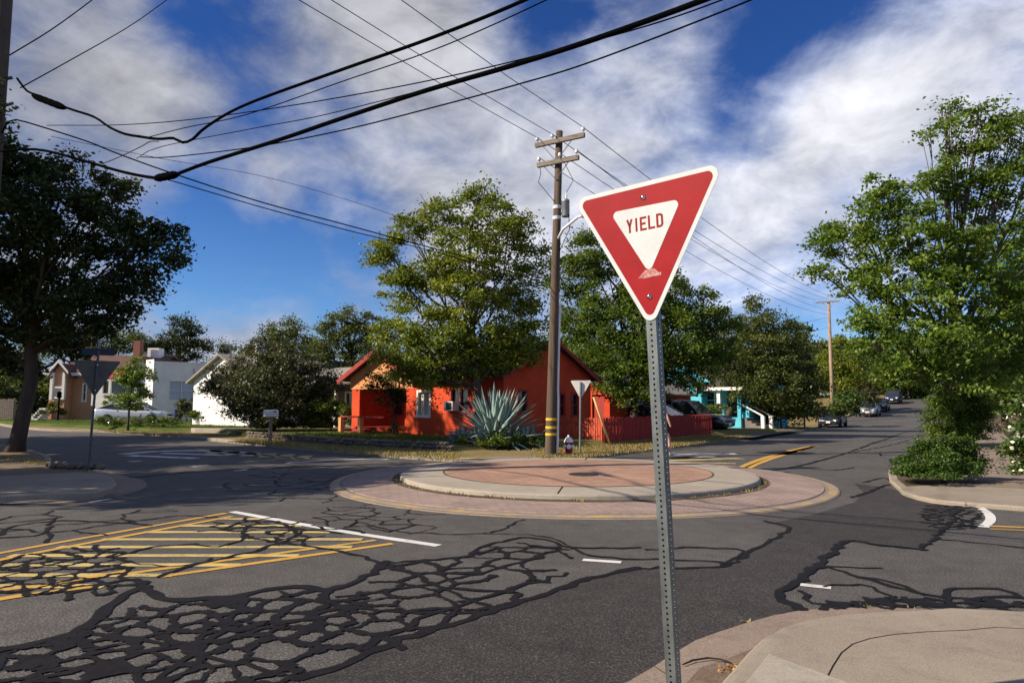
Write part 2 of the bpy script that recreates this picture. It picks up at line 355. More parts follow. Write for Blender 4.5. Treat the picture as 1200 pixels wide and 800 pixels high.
# ------------------------------------------------------------------ ground sheets
def catmull(pts, n):
    pts = [Vector(p) for p in pts]; q = [pts[0]*2-pts[1]]+pts+[pts[-1]*2-pts[-2]]; out = []
    for i in range(len(pts)-1):
        a, b, c, d = q[i:i+4]; k = max(2, int(n*(c-b).length/sum((pts[j+1]-pts[j]).length for j in range(len(pts)-1)))+1)
        for j in range(k):
            u = j/k; out.append(.5*(2*b+(c-a)*u+(2*a-5*b+4*c-d)*u*u+(3*b-a-3*c+d)*u**3))
    return out+[pts[-1]]
def normals2(pts):
    out = []
    for i in range(len(pts)):
        d = pts[min(i+1, len(pts)-1)]-pts[max(i-1, 0)]; d = d.normalized() if d.length > 1e-9 else Vector((1, 0)); out.append(Vector((-d.y, d.x)))
    return out
def ribbon(mb, pts, width, z, jit=0.0):
    pts = [Vector(p) for p in pts]; nn = normals2(pts); A = []; B = []
    for i, (p, n) in enumerate(zip(pts, nn)):
        wd = (width if not callable(width) else width(i/(len(pts)-1)))/2*(1+random.uniform(-jit, jit))
        a, b = p+n*wd, p-n*wd; A.append((a.x, a.y, H(*a)+z)); B.append((b.x, b.y, H(*b)+z))
    mb.strip(A, B)
def sheet(name, poly, z, mat, side=None):
    """a flat piece of ground following the slope of the side street; side = depth of a skirt at its rim"""
    bm = bmesh.new(); vs = [bm.verts.new((p[0], p[1], 0)) for p in poly]; bm.faces.new(vs)
    bmesh.ops.triangulate(bm, faces=bm.faces)
    for s in range(30, 148, 4):
        bmesh.ops.bisect_plane(bm, geom=bm.verts[:]+bm.edges[:]+bm.faces[:], plane_co=(U2.x*s/U2.length_squared, U2.y*s/U2.length_squared, 0), plane_no=(U2.x, U2.y, 0))
    bmesh.ops.recalc_face_normals(bm, faces=bm.faces)
    if sum(f.normal.z for f in bm.faces) < 0: bmesh.ops.reverse_faces(bm, faces=bm.faces)
    if side:
        ed = [e for e in bm.edges if e.is_boundary]; r = bmesh.ops.extrude_edge_only(bm, edges=ed)
        cx = sum(p[0] for p in poly)/len(poly); cy = sum(p[1] for p in poly)/len(poly)
        for v in [g for g in r['geom'] if isinstance(g, bmesh.types.BMVert)]: dv = Vector((v.co.x-cx, v.co.y-cy)).normalized(); v.co.z = -side; v.co.x += dv.x*.9; v.co.y += dv.y*.9
    for v in bm.verts: v.co.z += H(v.co.x, v.co.y)+z
    me = bpy.data.meshes.new(name); bm.to_mesh(me); bm.free(); me.materials.append(mat)
    o = bpy.data.objects.new(name, me); COL.objects.link(o); return tag(o, kind='structure')
sheet('ground', [(-900, -300), (900, -300), (900, 1200), (-900, 1200)], -.06, M['terrain'])
sheet('road', [(-90, -60), (110, -60), (110, 190), (-90, 190)], 0, M['road'])

def V(*a): return Vector(a)
kerb_lines = []
def kerb(line, wd=.15, h=.13, n=80, z0=0.0):
    c = catmull(line, n); nn = normals2(c); mb = MB(); prof = ((.004, 0), (.004, h-.025), (.03, h), (wd, h))
    rows = [[(p.x+q.x*o_, p.y+q.y*o_, H(p.x, p.y)+z_+z0) for p, q in zip(c, nn)] for o_, z_ in prof]
    for a, b in zip(rows, rows[1:]): mb.strip(a, b)
    structure('kerb', mb, M['kerb']); return c, nn
# near corner (under the camera): gutter pan, kerb, tan pavement with a paler slab
gut = catmull([V(-16, -11), V(-5, -.6), V(-1.3, 2.35), G(735, 800), G(800, 757), G(860, 735), G(925, 717), G(1000, 711.5), G(1100, 715), G(1200, 722), V(5.8, 4.5), V(9, 1.6), V(20, -8.6)], 90)
ker = catmull([V(-15.3, -11.6), V(-4.4, -1.3), V(-.75, 1.8), V(.35, 2.9), V(1.02, 3.7), G(880, 776), G(920, 752), G(985, 740), G(1060, 736), G(1200, 736), V(5.4, 3.9), V(8.6, 1.0), V(19.5, -9.2)], 90)
def resample(c, n):
    d = [0]
    for a, b in zip(c, c[1:]): d.append(d[-1]+(b-a).length)
    out = []; j = 0
    for i in range(n):
        s = d[-1]*i/(n-1)
        while j < len(c)-2 and d[j+1] < s: j += 1
        u = (s-d[j])/max(1e-9, d[j+1]-d[j]); out.append(c[j].lerp(c[j+1], min(1, u)))
    return out
g2, k2 = resample(gut, 160), resample(ker, 160)
mb = MB(); mb.strip([(p.x, p.y, .006) for p in g2], [(p.x, p.y, .022) for p in k2]); structure('gutter', mb, M['gutter'], True)
mb = MB(); dA, dB = [], []
for i, (p, q) in enumerate(zip(g2, k2)):
    u = .42+.2*math.sin(i*.21)+.13*math.sin(i*.83+1)+.05*math.sin(i*2.3); a_ = q.lerp(p, max(.08, min(.75, u))); dA.append((a_.x, a_.y, .0235-.016*max(.08, min(.75, u))+.0015)); dB.append((q.x, q.y, .0235))
mb.strip(dA, dB); structure('gutter_dirt', mb, M['stain'])
for i in (58, 76, 93, 108, 124):
    mb = MB(); p, q = g2[i], k2[i]; d = (q-p).normalized(); n_ = V(-d.y, d.x)*.005; mb.strip([(p.x+n_.x, p.y+n_.y, .0085), (q.x+n_.x, q.y+n_.y, .0265)], [(p.x-n_.x, p.y-n_.y, .0085), (q.x-n_.x, q.y-n_.y, .0265)]); structure('gutter_joint', mb, M['dirt'])
nn = normals2(k2); rows = []
sgn = -1
for o_, z_ in ((0, .021), (.012, .06), (.03, .112), (.06, .137), (.1, .142), (.16, .143)):
    rows.append([(p.x+q.x*o_*sgn, p.y+q.y*o_*sgn, z_) for p, q in zip(k2, nn)])
mb = MB()
for a, b in zip(rows, rows[1:]): mb.strip(a, b)
structure('kerb', mb, M['kerb'], True)
inner = [Vector((p[0], p[1])) for p in rows[-1]]
sheet('pavement', [tuple(p) for p in inner]+[(19, -30), (-15, -30)], .143, M['walk'])
jl = [p-q*.0+Vector(q)*-.34 for p, q in zip(inner, nn)]
mb = MB(); ribbon(mb, [p for p in jl if p.y > 1.5 and p.x < 5.5], .008, .1445); structure('pavement_joint', mb, M['tar'])
for i in (66, 100, 118):
    mb = MB(); p = inner[i]; n_ = -Vector(nn[i]); t_ = V(-n_.y, n_.x)*.005; q = p+n_*(1.6 if i != 66 else .4); mb.strip([(p.x+t_.x, p.y+t_.y, .1446), (q.x+t_.x, q.y+t_.y, .1446)], [(p.x-t_.x, p.y-t_.y, .1446), (q.x-t_.x, q.y-t_.y, .1446)]); structure('pavement_joint', mb, M['dirt'])
pj = [p for p in inner if -2.5 < p.x < G(905, 765, .143).x and p.y > -1]
sheet('pavement_slab', [tuple(p) for p in pj]+[tuple(G(905, 768, .143)), tuple(G(1010, 806, .143)), (1.7, 2.6), (.2, .2), (-1.2, -.6)], .147, M['slab'])
# the other three corners, each a raised block with kerb
far = [V(-75, 93), V(-33, 45.2), G(130, 507), G(200, 512), G(270, 519), G(330, 525), G(420, 533), G(500, 539.5), G(560, 542.5), G(605, 542.5), G(635, 543.5), G(652, 541.5), G(700, 536), G(760, 528.5), G(830, 520), G(878, 513), G(950, 503), V(25.3, 57), V(35, 71.5), V(49.5, 93), V(61, 109), V(80, 136)]
fl, fn = kerb(far, n=120)
far_in = [p+n*.14 for p, n in zip(fl, fn)]
sheet('verge', [tuple(p) for p in far_in]+[(80, 188), (-88, 188), (-88, 93)], .128, M['dry'])
lef = [V(-40, -20), V(-16, 4.5), V(-11, 9.3), G(0, 580, .13), G(52, 577.5, .13), G(105, 576, .13), G(122, 573.6, .13), G(134, 569, .13), G(136.5, 564, .13), G(129, 557, .13), G(105, 549, .13), G(62, 542, .13), V(-15, 21.6), V(-30, 36), V(-72, 80)]
ll, ln = kerb(lef, n=120)
sheet('verge', [tuple(p+n*.14) for p, n in zip(ll, ln)]+[(-89, 80), (-89, -20)], .128, M['earth'])
sheet('pavement', [tuple(p+n*.15) for p, n in zip(ll, ln) if p.x > -16.5 and p.y < 15][:] + [tuple(G(95, 553, .13)), tuple(G(30, 556, .13)), tuple(G(-60, 560, .13))], .133, M['walk'])
go = catmull([V(-16.8, 3.6), V(-10.6, 8.6), G(0, 591), G(60, 590), G(105, 586), G(150, 579), G(172, 570), G(166, 562), G(150, 559), G(128, 553)], 60)
gi = [p for p in ll if p.x > -17 and p.y < 15.2]
a, b = resample(go, 70), resample(gi, 70)
mb = MB(); mb.strip([(p.x, p.y, .006) for p in a], [(p.x, p.y, .03) for p in b]); structure('gutter', mb, M['gutter'])
rig = [V(60, -42), V(20, -1.6), V(12, 6.4), G(1200, 591, .1), G(1130, 586, .1), G(1090, 582, .1), G(1062, 575, .1), G(1052, 568, .1), V(8.7, 16), V(13.2, 22.5), V(28.0, 45.6), V(36.4, 58), V(45, 71), V(58.5, 92), V(69, 108), V(86, 133)]
rl, rn = kerb(rig[::-1], n=120, h=.07); rl = rl[::-1]; rn = [-q for q in rn[::-1]]
rn = [-q for q in rn]
sheet('verge', [tuple(p+n*.14) for p, n in zip(rl, rn)]+[(109, 133), (109, -42)], .066, M['soil'])
sheet('pavement', [tuple(p+n*.15) for p, n in zip(rl, rn) if p.y < 13.5 and p.x < 13.5 and p.y > 5]+[tuple(G(1060, 566, .13)), tuple(G(1118, 563, .13)), (11.2, 14.6), (15, 10.5)], .071, M['walk'])
mb = MB(); A = catmull([G(1160, 566, .13), G(1163, 530, .13), G(1164, 500, .13), V(42, 56)], 24); ribbon(mb, A, 1.35, .076)
structure('path', mb, M['gutter'])
mb = MB()
for py in (561, 548, 536, 526, 517, 509, 503, 498): ribbon(mb, [G(1128, py, .14), G(1206, py, .14)], .05, .08)
structure('path_joint', mb, M['dirt'])
# raised lots
def lot(poly, z, mat, name='lawn'): return sheet(name, poly, z, mat, side=z+.1)
lot([(-10.9, 29.6), (-5.8, 24.5), (-1.8, 21.8), (1.5, 23.4), (3.1, 24.3), (9.0, 31), (14, 37), (4, 48), (-16, 36)], .3, M['yard'], 'lawn')
lot([(-30.5, 44.8), (-19.2, 36.4), (-16.2, 36.2), (-13.5, 33), (-12.4, 31.2), (-9.5, 36), (-20, 60), (-60, 90), (-62, 70)], .27, M['lawn'], 'lawn')
sheet('driveway', [tuple(G(250, 508, .13)), tuple(G(330, 513, .13)), (-12, 36), (-14, 37)], .134, M['gutter'])
sheet('driveway', [tuple(G(880, 512.5, .13)), tuple(G(945, 503.5, .13)), (12, 41), (9, 36)], .134, M['road'])
sheet('crossing_pad', [tuple(G(545, 543.5)), tuple(G(640, 545)), tuple(G(648, 541, .13)), tuple(G(632, 535.5, .13)), tuple(G(585, 534, .13)), tuple(G(540, 539, .13))], .138, M['gutter'])
# roundabout: painted rim, pink apron, island with concrete collar, orange paving
RC = (1.35, 14.6)
def ring(name, prof, mat, smooth=False): return structure(name, MB().lathe(prof, (RC[0], RC[1], 0), 128), mat, smooth)
ring('roundabout_rim', [(5.04, .003), (5.02, .018), (4.84, .03), (4.78, .032)], M['gutter'])
ring('rim_paint', [(5.0, .0235), (4.85, .0335)], M['rimpaint'])
ring('roundabout_apron', [(4.78, .034), (4.77, .045), (3.6, .075)], M['apron'])
ring('gutter_dirt', [(3.83, .0735), (3.63, .0835)], M['dirt'])
ring('island_kerb', [(3.68, .04), (3.665, .135), (3.645, .155), (3.6, .162), (2.8, .176)], M['island'])
ring('island_paving', [(2.8, .179), (1.5, .195), (0, .2)], M['brick'])
mb = MB()
for k in range(6):
    a = k*1.047+.35
    for r0, r1, zz_ in ((2.8, 3.6, .0),): ribbon_pts = [V(RC[0]+r*math.cos(a), RC[1]+r*math.sin(a)) for r in (r0, 3.0, 3.3, r1)]; mb.strip([(p.x-.012*math.sin(a), p.y+.012*math.cos(a), .1805-.0135*i/3) for i, p in enumerate(ribbon_pts)], [(p.x+.012*math.sin(a), p.y-.012*math.cos(a), .1805-.0135*i/3) for i, p in enumerate(ribbon_pts)])
structure('island_joint', mb, M['tar'])
mb = MB().lathe([(2.8, .1795), (2.765, .1825)], (RC[0], RC[1], 0), 96); structure('island_joint', mb, M['dirt'])
# newer asphalt patch
pp = [(330, 802), (350, 795), (420, 771), (483, 744), (530, 731), (574, 716), (612, 704), (640, 695), (672, 684), (721, 669), (749, 667), (769, 665), (846, 663), (880, 645), (925, 620), (905, 613), (960, 601), (1002, 588), (1012, 577), (1000, 566), (1040, 572), (1125, 588), (1117, 608), (1081, 644), (1030, 639), (994, 634), (965, 656), (937, 679), (912, 698), (937, 713)]
pw = [G(*q) for q in pp]+[p for p in g2 if G(735, 800).x-.02 < p.x < G(925, 717).x][::-1]+[V(-1.3, 2.36), V(-2.2, 1.7), V(-3.1, 2.9)]
cx_, cy_ = RC
pw = [(V(cx_, cy_)+(p-V(cx_, cy_)).normalized()*5.06) if (p-V(cx_, cy_)).length < 5.06 else p for p in pw]
sheet('asphalt_patch', [tuple(p) for p in pw], .004, M['patch'])

# ------------------------------------------------------------------ painted markings
def mark(mat, *lines, name='road_marking'):
    mb = MB()
    for pts, wd in lines:
        c = [G(*p) for p in pts]; c = resample(catmull(c, 16), 16) if len(c) > 2 else resample(c, 8); ribbon(mb, c, wd, .006, .06)
    return structure(name, mb, mat)
mark(M['wpaint'], (((272, 599.5), (392, 621), (514, 639.5)), .13), (((683, 656), (728, 659)), .1), (((938, 685), (974, 689)), .1))
mark(M['wpaint'], (((1137, 588), (1156, 600), (1161, 609), (1152, 618)), .12))
mark(M['ypaint'], (((-90, 668), (0, 648.2), (265, 601.2)), .1), (((-90, 679), (0, 656), (272, 605)), .1), (((187, 676), (460, 637)), .1), (((140, 673.5), (440, 633)), .09), (((-60, 718), (0, 702), (110, 687)), .11), (((-20, 694), (60, 684), (150, 669)), .1),
     (((1160, 593.5), (1202, 596.5)), .09), (((1160, 616.5), (1202, 618)), .09), (((1160, 619.5), (1202, 622)), .09))
mb = MB()
for py in (608, 616, 623.5, 632, 641, 651, 662, 674, 687):
    xa = 276-(py-603.5)*5.65; xb = 447-(py-636)*6.3 if py > 634 else 300+(py-603)*4.4
    c = resample([G(xa+4, py), G(xb-3, py)], 10); ribbon(mb, c, .125, .0055, .12)
structure('hatching', mb, M['ypale'])
mark(M['wfaint'], (((145, 532), (180, 529), (240, 528), (300, 532)), .55), (((150, 533.5), (230, 537)), .4), (((190, 531), (270, 533.5)), .35), (((335, 542.5), (380, 539.5), (430, 537.6), (455, 538)), .2), (((275, 552), (290, 550)), .18), (((225, 547), (245, 545)), .2), (((150, 541), (165, 540)), .25), (((105, 588.5), (130, 584.5)), .09),
     (((785, 533), (830, 531.5), (862, 531.5)), .5), (((800, 536), (835, 534.5)), .3), (((560, 536), (600, 536)), .01))
mark(M['yfaint'], *[(((255+i*21, 527.8+i*1.15), (246+i*21, 532+i*1.2)), .4) for i in range(6)], (((230, 526), (360, 538)), .2), (((700, 541), (760, 541), (862, 543)), .3), (((780, 539.5), (870, 537)), .5))
mark(M['ypaint'], (((866, 549.5), (882, 542), (905, 534), (925, 530), (955, 523)), .22), (((872, 550), (890, 542), (912, 534.5), (936, 528)), .2), (((925, 529), (953, 523)), .4))
mark(M['tar'], (((902, 531.5), (938, 529.5)), 1.2), (((785, 537.5), (830, 536.5)), .5), (((790, 536.5), (815, 535)), .3), name='tar_patch')

# ------------------------------------------------------------------ tar-filled cracks
tar = MB(); zt = [.0075]
def seam(pts, wd, jit=.35, wob=.02, n=None):
    c = [Vector(p) for p in pts]
    if len(c) > 2: c = catmull(c, 24)
    ln_ = sum((b-a).length for a, b in zip(c, c[1:])); c = resample(c, n or max(4, min(60, int(ln_/.1))))
    nn_ = normals2(c); c = [p+q*random.gauss(0, wob) for p, q in zip(c, nn_)]
    zt[0] = .0075+((zt[0]-.0075+.00005) % .003)
    ribbon(tar, c, lambda u: wd, zt[0], jit)
    for e in (c[0], c[-1]):
        zt[0] = .0075+((zt[0]-.0075+.00005) % .003); k = 7; r = wd*.55*random.uniform(.9, 1.3); a0 = random.random()*6
        tar.add([(e.x+r*math.cos(a0+i*6.283/k)*random.uniform(.8, 1.2), e.y+r*math.sin(a0+i*6.283/k)*random.uniform(.8, 1.2), H(*e)+zt[0]) for i in range(k)], [tuple(range(k))])
def inside(p, poly):
    c = False; j = len(poly)-1
    for i in range(len(poly)):
        a, b = poly[i], poly[j]
        if (a[1] > p[1]) != (b[1] > p[1]) and p[0] < (b[0]-a[0])*(p[1]-a[1])/(b[1]-a[1])+a[0]: c = not c
        j = i
    return c
def network(pxpoly, d, wlo, whi, drop=.1, fill=.04, world=None):
    poly = [G(*p) for p in pxpoly]; xs = [p[0] for p in poly]; ys = [p[1] for p in poly]; pts = []
    for _ in range(int((max(xs)-min(xs)+2*d)*(max(ys)-min(ys)+2*d)/d/d*9)):
        p = V(random.uniform(min(xs)-d, max(xs)+d), random.uniform(min(ys)-d, max(ys)+d))
        dd = d*random.choice((.3, .45, .7, .9, 1.2, 1.7))
        if all((p-q).length > dd for q in pts): pts.append(p)
    vs, es, fs = delaunay_2d_cdt(pts, [], [], 0, 1e-6)[:3]; cc = []; em = {}; cell = {}
    for k, f in enumerate(fs):
        a, b, c = (vs[i] for i in f[:3]); dd = 2*(a.x*(b.y-c.y)+b.x*(c.y-a.y)+c.x*(a.y-b.y))
        if abs(dd) < 1e-9: cc.append((a+b+c)/3); continue
        cc.append(V((a.length_squared*(b.y-c.y)+b.length_squared*(c.y-a.y)+c.length_squared*(a.y-b.y))/dd, (a.length_squared*(c.x-b.x)+b.length_squared*(a.x-c.x)+c.length_squared*(b.x-a.x))/dd))
        for i in range(3): em.setdefault(tuple(sorted((f[i], f[(i+1) % 3]))), []).append(k); cell.setdefault(f[i], []).append(k)
    for e, ks in em.items():
        if len(ks) != 2: continue
        p, q = cc[ks[0]], cc[ks[1]]
        if (p-q).length < .015 or (p-q).length > 3*d or not inside((p+q)/2, poly) or random.random() < drop: continue
        m = (p+q)/2+V(-(q-p).y, (q-p).x)*random.uniform(-.1, .1)
        seam([p, m, q], random.uniform(wlo, whi), .42, .009, 9)
    for v, ks in cell.items():
        if random.random() < fill and inside(vs[v], poly):
            ring_ = sorted((cc[k] for k in ks), key=lambda q: math.atan2(q.y-vs[v].y, q.x-vs[v].x))
            if len(ring_) > 2 and max((q-vs[v]).length for q in ring_) < 1.6*d: zt[0] = .0075+((zt[0]-.0075+.00005) % .003); tar.add([(q.x, q.y, zt[0]) for q in ring_], [tuple(range(len(ring_)))])
network([(420, 679), (451, 661), (483, 659), (549, 652), (560, 643), (612, 632), (665, 648), (640, 662), (640, 692), (574, 714), (483, 742), (420, 768), (380, 735), (400, 700)], .5, .028, .075, .08, 0)
network([(133, 716), (260, 702), (381, 692), (420, 700), (400, 770), (345, 794), (300, 812), (-40, 812), (-40, 768), (75, 750)], .3, .032, .085, .06, .04)
network([(0, 655), (70, 645), (135, 640), (175, 690), (110, 700), (0, 700), (-60, 700)], .36, .03, .065, .08, .01)
network([(385, 592), (440, 588), (520, 604), (500, 622), (420, 624), (360, 612)], .55, .018, .035, .2, 0)
network([(1085, 592), (1130, 588), (1152, 600), (1145, 618), (1100, 622), (1078, 606)], .24, .02, .05, .1, .02)
network([(240, 615), (300, 606), (420, 622), (340, 640), (290, 632)], .42, .03, .06, .25, 0)
network([(960, 712), (1040, 700), (1200, 706), (1220, 720), (1100, 714)], .2, .03, .06, .1, .25)
network([(40, 600), (180, 596), (250, 606), (100, 628), (0, 640), (-40, 615)], .8, .025, .05, .2, 0)
network([(330, 545), (440, 560), (420, 590), (330, 588), (250, 570)], .9, .02, .045, .3, 0)
for wd, pts in (
    (.05, [(340, 700), (450, 716), (560, 718)]), (.045, [(395, 700), (470, 690), (560, 672), (630, 652)]), (.05, [(430, 760), (505, 722), (600, 690), (665, 672)]), (.06, [(30, 800), (150, 770), (300, 740), (420, 706)]), (.05, [(90, 740), (190, 755), (330, 790)]), (.05, [(180, 800), (250, 745), (290, 702)]), (.09, [(0, 762), (73, 746), (110, 728), (133, 708), (170, 682)]), (.1, [(170, 688), (200, 703), (267, 700), (333, 688), (381, 691), (420, 679), (451, 660)]),
    (.05, [(451, 659), (483, 658), (549, 652), (560, 642), (612, 630), (647, 634), (668, 642), (749, 642)]), (.05, [(300, 632), (395, 646), (451, 660), (504, 681), (539, 698), (574, 714)]),
    (.045, [(560, 650), (591, 641), (665, 644)]), (.03, [(420, 612), (469, 623), (567, 625), (612, 609)]), (.03, [(567, 625), (640, 629), (672, 643)]), (.04, [(668, 642), (700, 652), (760, 655), (846, 659)]),
    (.08, [(350, 797), (420, 773), (483, 745), (530, 732), (574, 717), (640, 696), (672, 685), (721, 670), (749, 667)]), (.05, [(749, 667), (769, 666), (846, 664), (880, 646), (925, 620), (895, 611)]), (.04, [(846, 662), (870, 645), (800, 642), (760, 645)]),
    (.09, [(1081, 644), (1030, 639), (994, 634), (965, 656), (937, 680), (912, 698), (937, 714)]), (.05, [(1081, 644), (1095, 630), (1117, 609), (1122, 592)]), (.04, [(1092, 631), (1117, 633), (1200, 642)]),
    (.04, [(971, 664), (1000, 665), (1033, 667)]), (.06, [(971, 664), (1029, 683), (1070, 694), (1108, 700), (1200, 701)]), (.035, [(967, 688), (1008, 684), (1042, 698)]), (.045, [(937, 693), (958, 708), (1021, 704), (1042, 698)]), (.06, [(960, 713), (1042, 704), (1108, 713), (1210, 722)]),
    (.05, [(1108, 700), (1117, 690), (1160, 690), (1200, 700)]), (.045, [(1008, 676), (1042, 682), (1085, 697)]),
    (.05, [(133, 653), (180, 641), (230, 638), (247, 642), (277, 635), (287, 627), (287, 618)]), (.04, [(233, 623), (287, 618), (330, 618), (400, 625)]), (.035, [(133, 653), (160, 660), (205, 664), (250, 655)]), (.055, [(187, 676), (230, 662), (300, 645), (345, 628), (332, 614)]),
    (.09, [(900, 552), (932, 547), (960, 540), (1000, 528), (1040, 514)]), (.07, [(1040, 514), (1065, 505), (1086, 492)]), (.05, [(1000, 530), (1050, 520), (1075, 512)]), (.05, [(880, 553), (900, 556), (925, 553)]), (.07, [(1000, 583), (1020, 576), (1040, 568)]), (.06, [(935, 547), (975, 551), (1000, 548)]),
    (.05, [(1020, 519), (1060, 513), (1090, 508)]), (.05, [(1015, 530), (1030, 531), (1032, 534)]), (.06, [(1012, 565), (1035, 560), (1050, 566)]), (.05, [(0, 627), (15, 617), (75, 610), (172, 615)]), (.05, [(0, 630), (45, 627), (60, 617)]), (.1, [(150, 560), (240, 552), (330, 548), (460, 543)])):
    seam([G(*p) for p in pts], wd)
tar_o = structure('crack_sealant', tar, M['tar'])

# ------------------------------------------------------------------ vegetation
def leaf_mesh(name, centers, sizes, tints, mat, parent=None, aspect=.55, up=.35, droop=0.0):
    """one mesh of many small separate leaves, each a four-sided blade with its own direction and tint"""
    n = len(centers); c = np.asarray(centers, np.float32)
    nrm = RNG.normal(size=(n, 3)); nrm[:, 2] = np.abs(nrm[:, 2])+up; nrm /= np.linalg.norm(nrm, axis=1)[:, None]
    a = RNG.normal(size=(n, 3)); a[:, 2] -= droop; a -= nrm*(a*nrm).sum(1)[:, None]; a /= np.linalg.norm(a, axis=1)[:, None]+1e-9
    b = np.cross(nrm, a); s = np.asarray(sizes)[:, None]
    v = np.stack([c-a*s*.5, c+b*s*.5*aspect+nrm*s*.06, c+a*s*.5-nrm*s*.05, c-b*s*.5*aspect+nrm*s*.06], 1).reshape(-1, 3)
    if parent: v = v-np.array(parent.location)[None]
    me = bpy.data.meshes.new(name); me.vertices.add(4*n); me.vertices.foreach_set('co', v.astype(np.float32).ravel())
    me.loops.add(4*n); me.loops.foreach_set('vertex_index', np.arange(4*n, dtype=np.int32))
    me.polygons.add(n); me.polygons.foreach_set('loop_start', np.arange(0, 4*n, 4, dtype=np.int32)); me.polygons.foreach_set('loop_total', np.full(n, 4, np.int32))
    at = me.attributes.new('tint', 'FLOAT', 'FACE'); at.data.foreach_set('value', np.clip(tints, 0, 1).astype(np.float32))
    me.update(calc_edges=True); me.materials.append(mat)
    o = bpy.data.objects.new(name, me); COL.objects.link(o)
    if parent: o.parent = parent
    return o
def cloud(blobs, per, leaf, crad=.4, ragged=.25):
    """leaf positions: clusters spread through each blob (centre, radii), leaves round each cluster"""
    C = []; S = []; T = []
    for (cx, cy, cz, rx, ry, rz) in blobs:
        nleaf = int(44*per*(rx*rz)/(leaf*leaf)); ncl = max(7, int(nleaf/115))
        d = RNG.normal(size=(ncl, 3)); d /= np.linalg.norm(d, axis=1)[:, None]
        r = (.35+.65*RNG.random(ncl)**.55)*(1+ragged*RNG.normal(size=ncl)*.5)
        cc = np.array([cx, cy, cz])+d*r[:, None]*np.array([rx, ry, rz])
        cr = crad*1.12*RNG.uniform(.55, 1.25, ncl); ct = RNG.normal(.45, .17, ncl)
        k = max(4, nleaf//ncl)
        off = RNG.normal(size=(ncl, k, 3))*np.array([1, 1, .55])*.5; off[:, :, 2] -= .12*np.abs(off[:, :, 0])
        C.append((cc[:, None]+off*cr[:, None, None]).reshape(-1, 3)); S.append(leaf*RNG.uniform(.6, 1.35, ncl*k)); T.append((ct[:, None]+RNG.normal(0, .16, (ncl, k))).ravel())
    return np.concatenate(C), np.concatenate(S), np.concatenate(T)
def px_blobs(Y, blobs, squash=.9):
    out = []
    for b in blobs:
        px, py, r = b[:3]; dy = b[3] if len(b) > 3 else 0; rzf = b[4] if len(b) > 4 else squash
        p = P(px, py, Y+dy); rw = r*(Y+dy)/F; out.append((p.x, p.y, p.z, rw, rw*.95, rw*rzf))
    return out
def tree(name, label, cat, base, blobs, leaf, mat, bark='bark', per=1.15, crad=.42, group=None, trunk=.2, limbs=True, extra=None, h0=0.0, lean=(0, 0)):
    bx, by = base; z0 = H(bx, by)+h0; root = thing(name, label, cat, (bx, by, z0), group)
    C, S, T = cloud(blobs, per, leaf, crad)
    keep = C[:, 2] > z0+.15; leaf_mesh('crown', C[keep], S[keep], T[keep], mat, root)
    if trunk:
        mb = MB(); big = sorted(blobs, key=lambda b: -b[3]); hb = max(blobs, key=lambda b: b[2]); top = hb[2]+hb[5]*.1; low = min(b[2] for b in blobs)
        mx = sum(b[0]*b[3]**2 for b in blobs)/sum(b[3]**2 for b in blobs); my = sum(b[1]*b[3]**2 for b in blobs)/sum(b[3]**2 for b in blobs)
        fork = z0+max(.9, (low-z0)*.8); pts = [(bx, by, z0-.15), (bx+lean[0]*.3, by+lean[1]*.3, z0+.35), (bx+lean[0]+(mx-bx)*.15, by+lean[1]+(my-by)*.15, fork), (bx+(mx-bx)*.6, by+(my-by)*.6, fork+(top-fork)*.45), (mx*.6+hb[0]*.4, my*.6+hb[1]*.4, fork+(top-fork)*.75), (hb[0], hb[1], top)]
        mb.tube(pts, [trunk*1.5, trunk, trunk*.82, trunk*.5, trunk*.25, trunk*.06], 10)
        if limbs:
            for b in blobs:
                u = max(0, min(.9, (b[2]-b[5]-fork)/max(.5, top-fork)*.9+random.uniform(-.1, .15))); st = Vector(pts[2]).lerp(Vector(pts[3]), u); e = Vector(b[:3]); m = st.lerp(e, .5)+Vector((random.uniform(-.2, .2), random.uniform(-.2, .2), -.08*(e-st).length))
                r0 = min(trunk*.55*(1-.6*u), .03+.05*b[3]); mb.tube([st, st.lerp(m, .5)+Vector((0, 0, .1)), m, m.lerp(e, .6), e], [r0, r0*.85, r0*.65, r0*.45, r0*.25], 6)
                for _ in range(5):
                    cl1 = lambda m, s: max(-.8, min(.8, random.gauss(m, s))); q = e+Vector((cl1(0, .5)*b[3], cl1(0, .5)*b[4], cl1(.1, .45)*b[5])); s_ = m.lerp(e, random.random()); mb.tube([s_, s_.lerp(q, .5)+Vector((0, 0, .08*b[3])), q], [r0*.35, r0*.25, .012], 5)
        build('trunk', mb, M[bark], root, True)
    return root
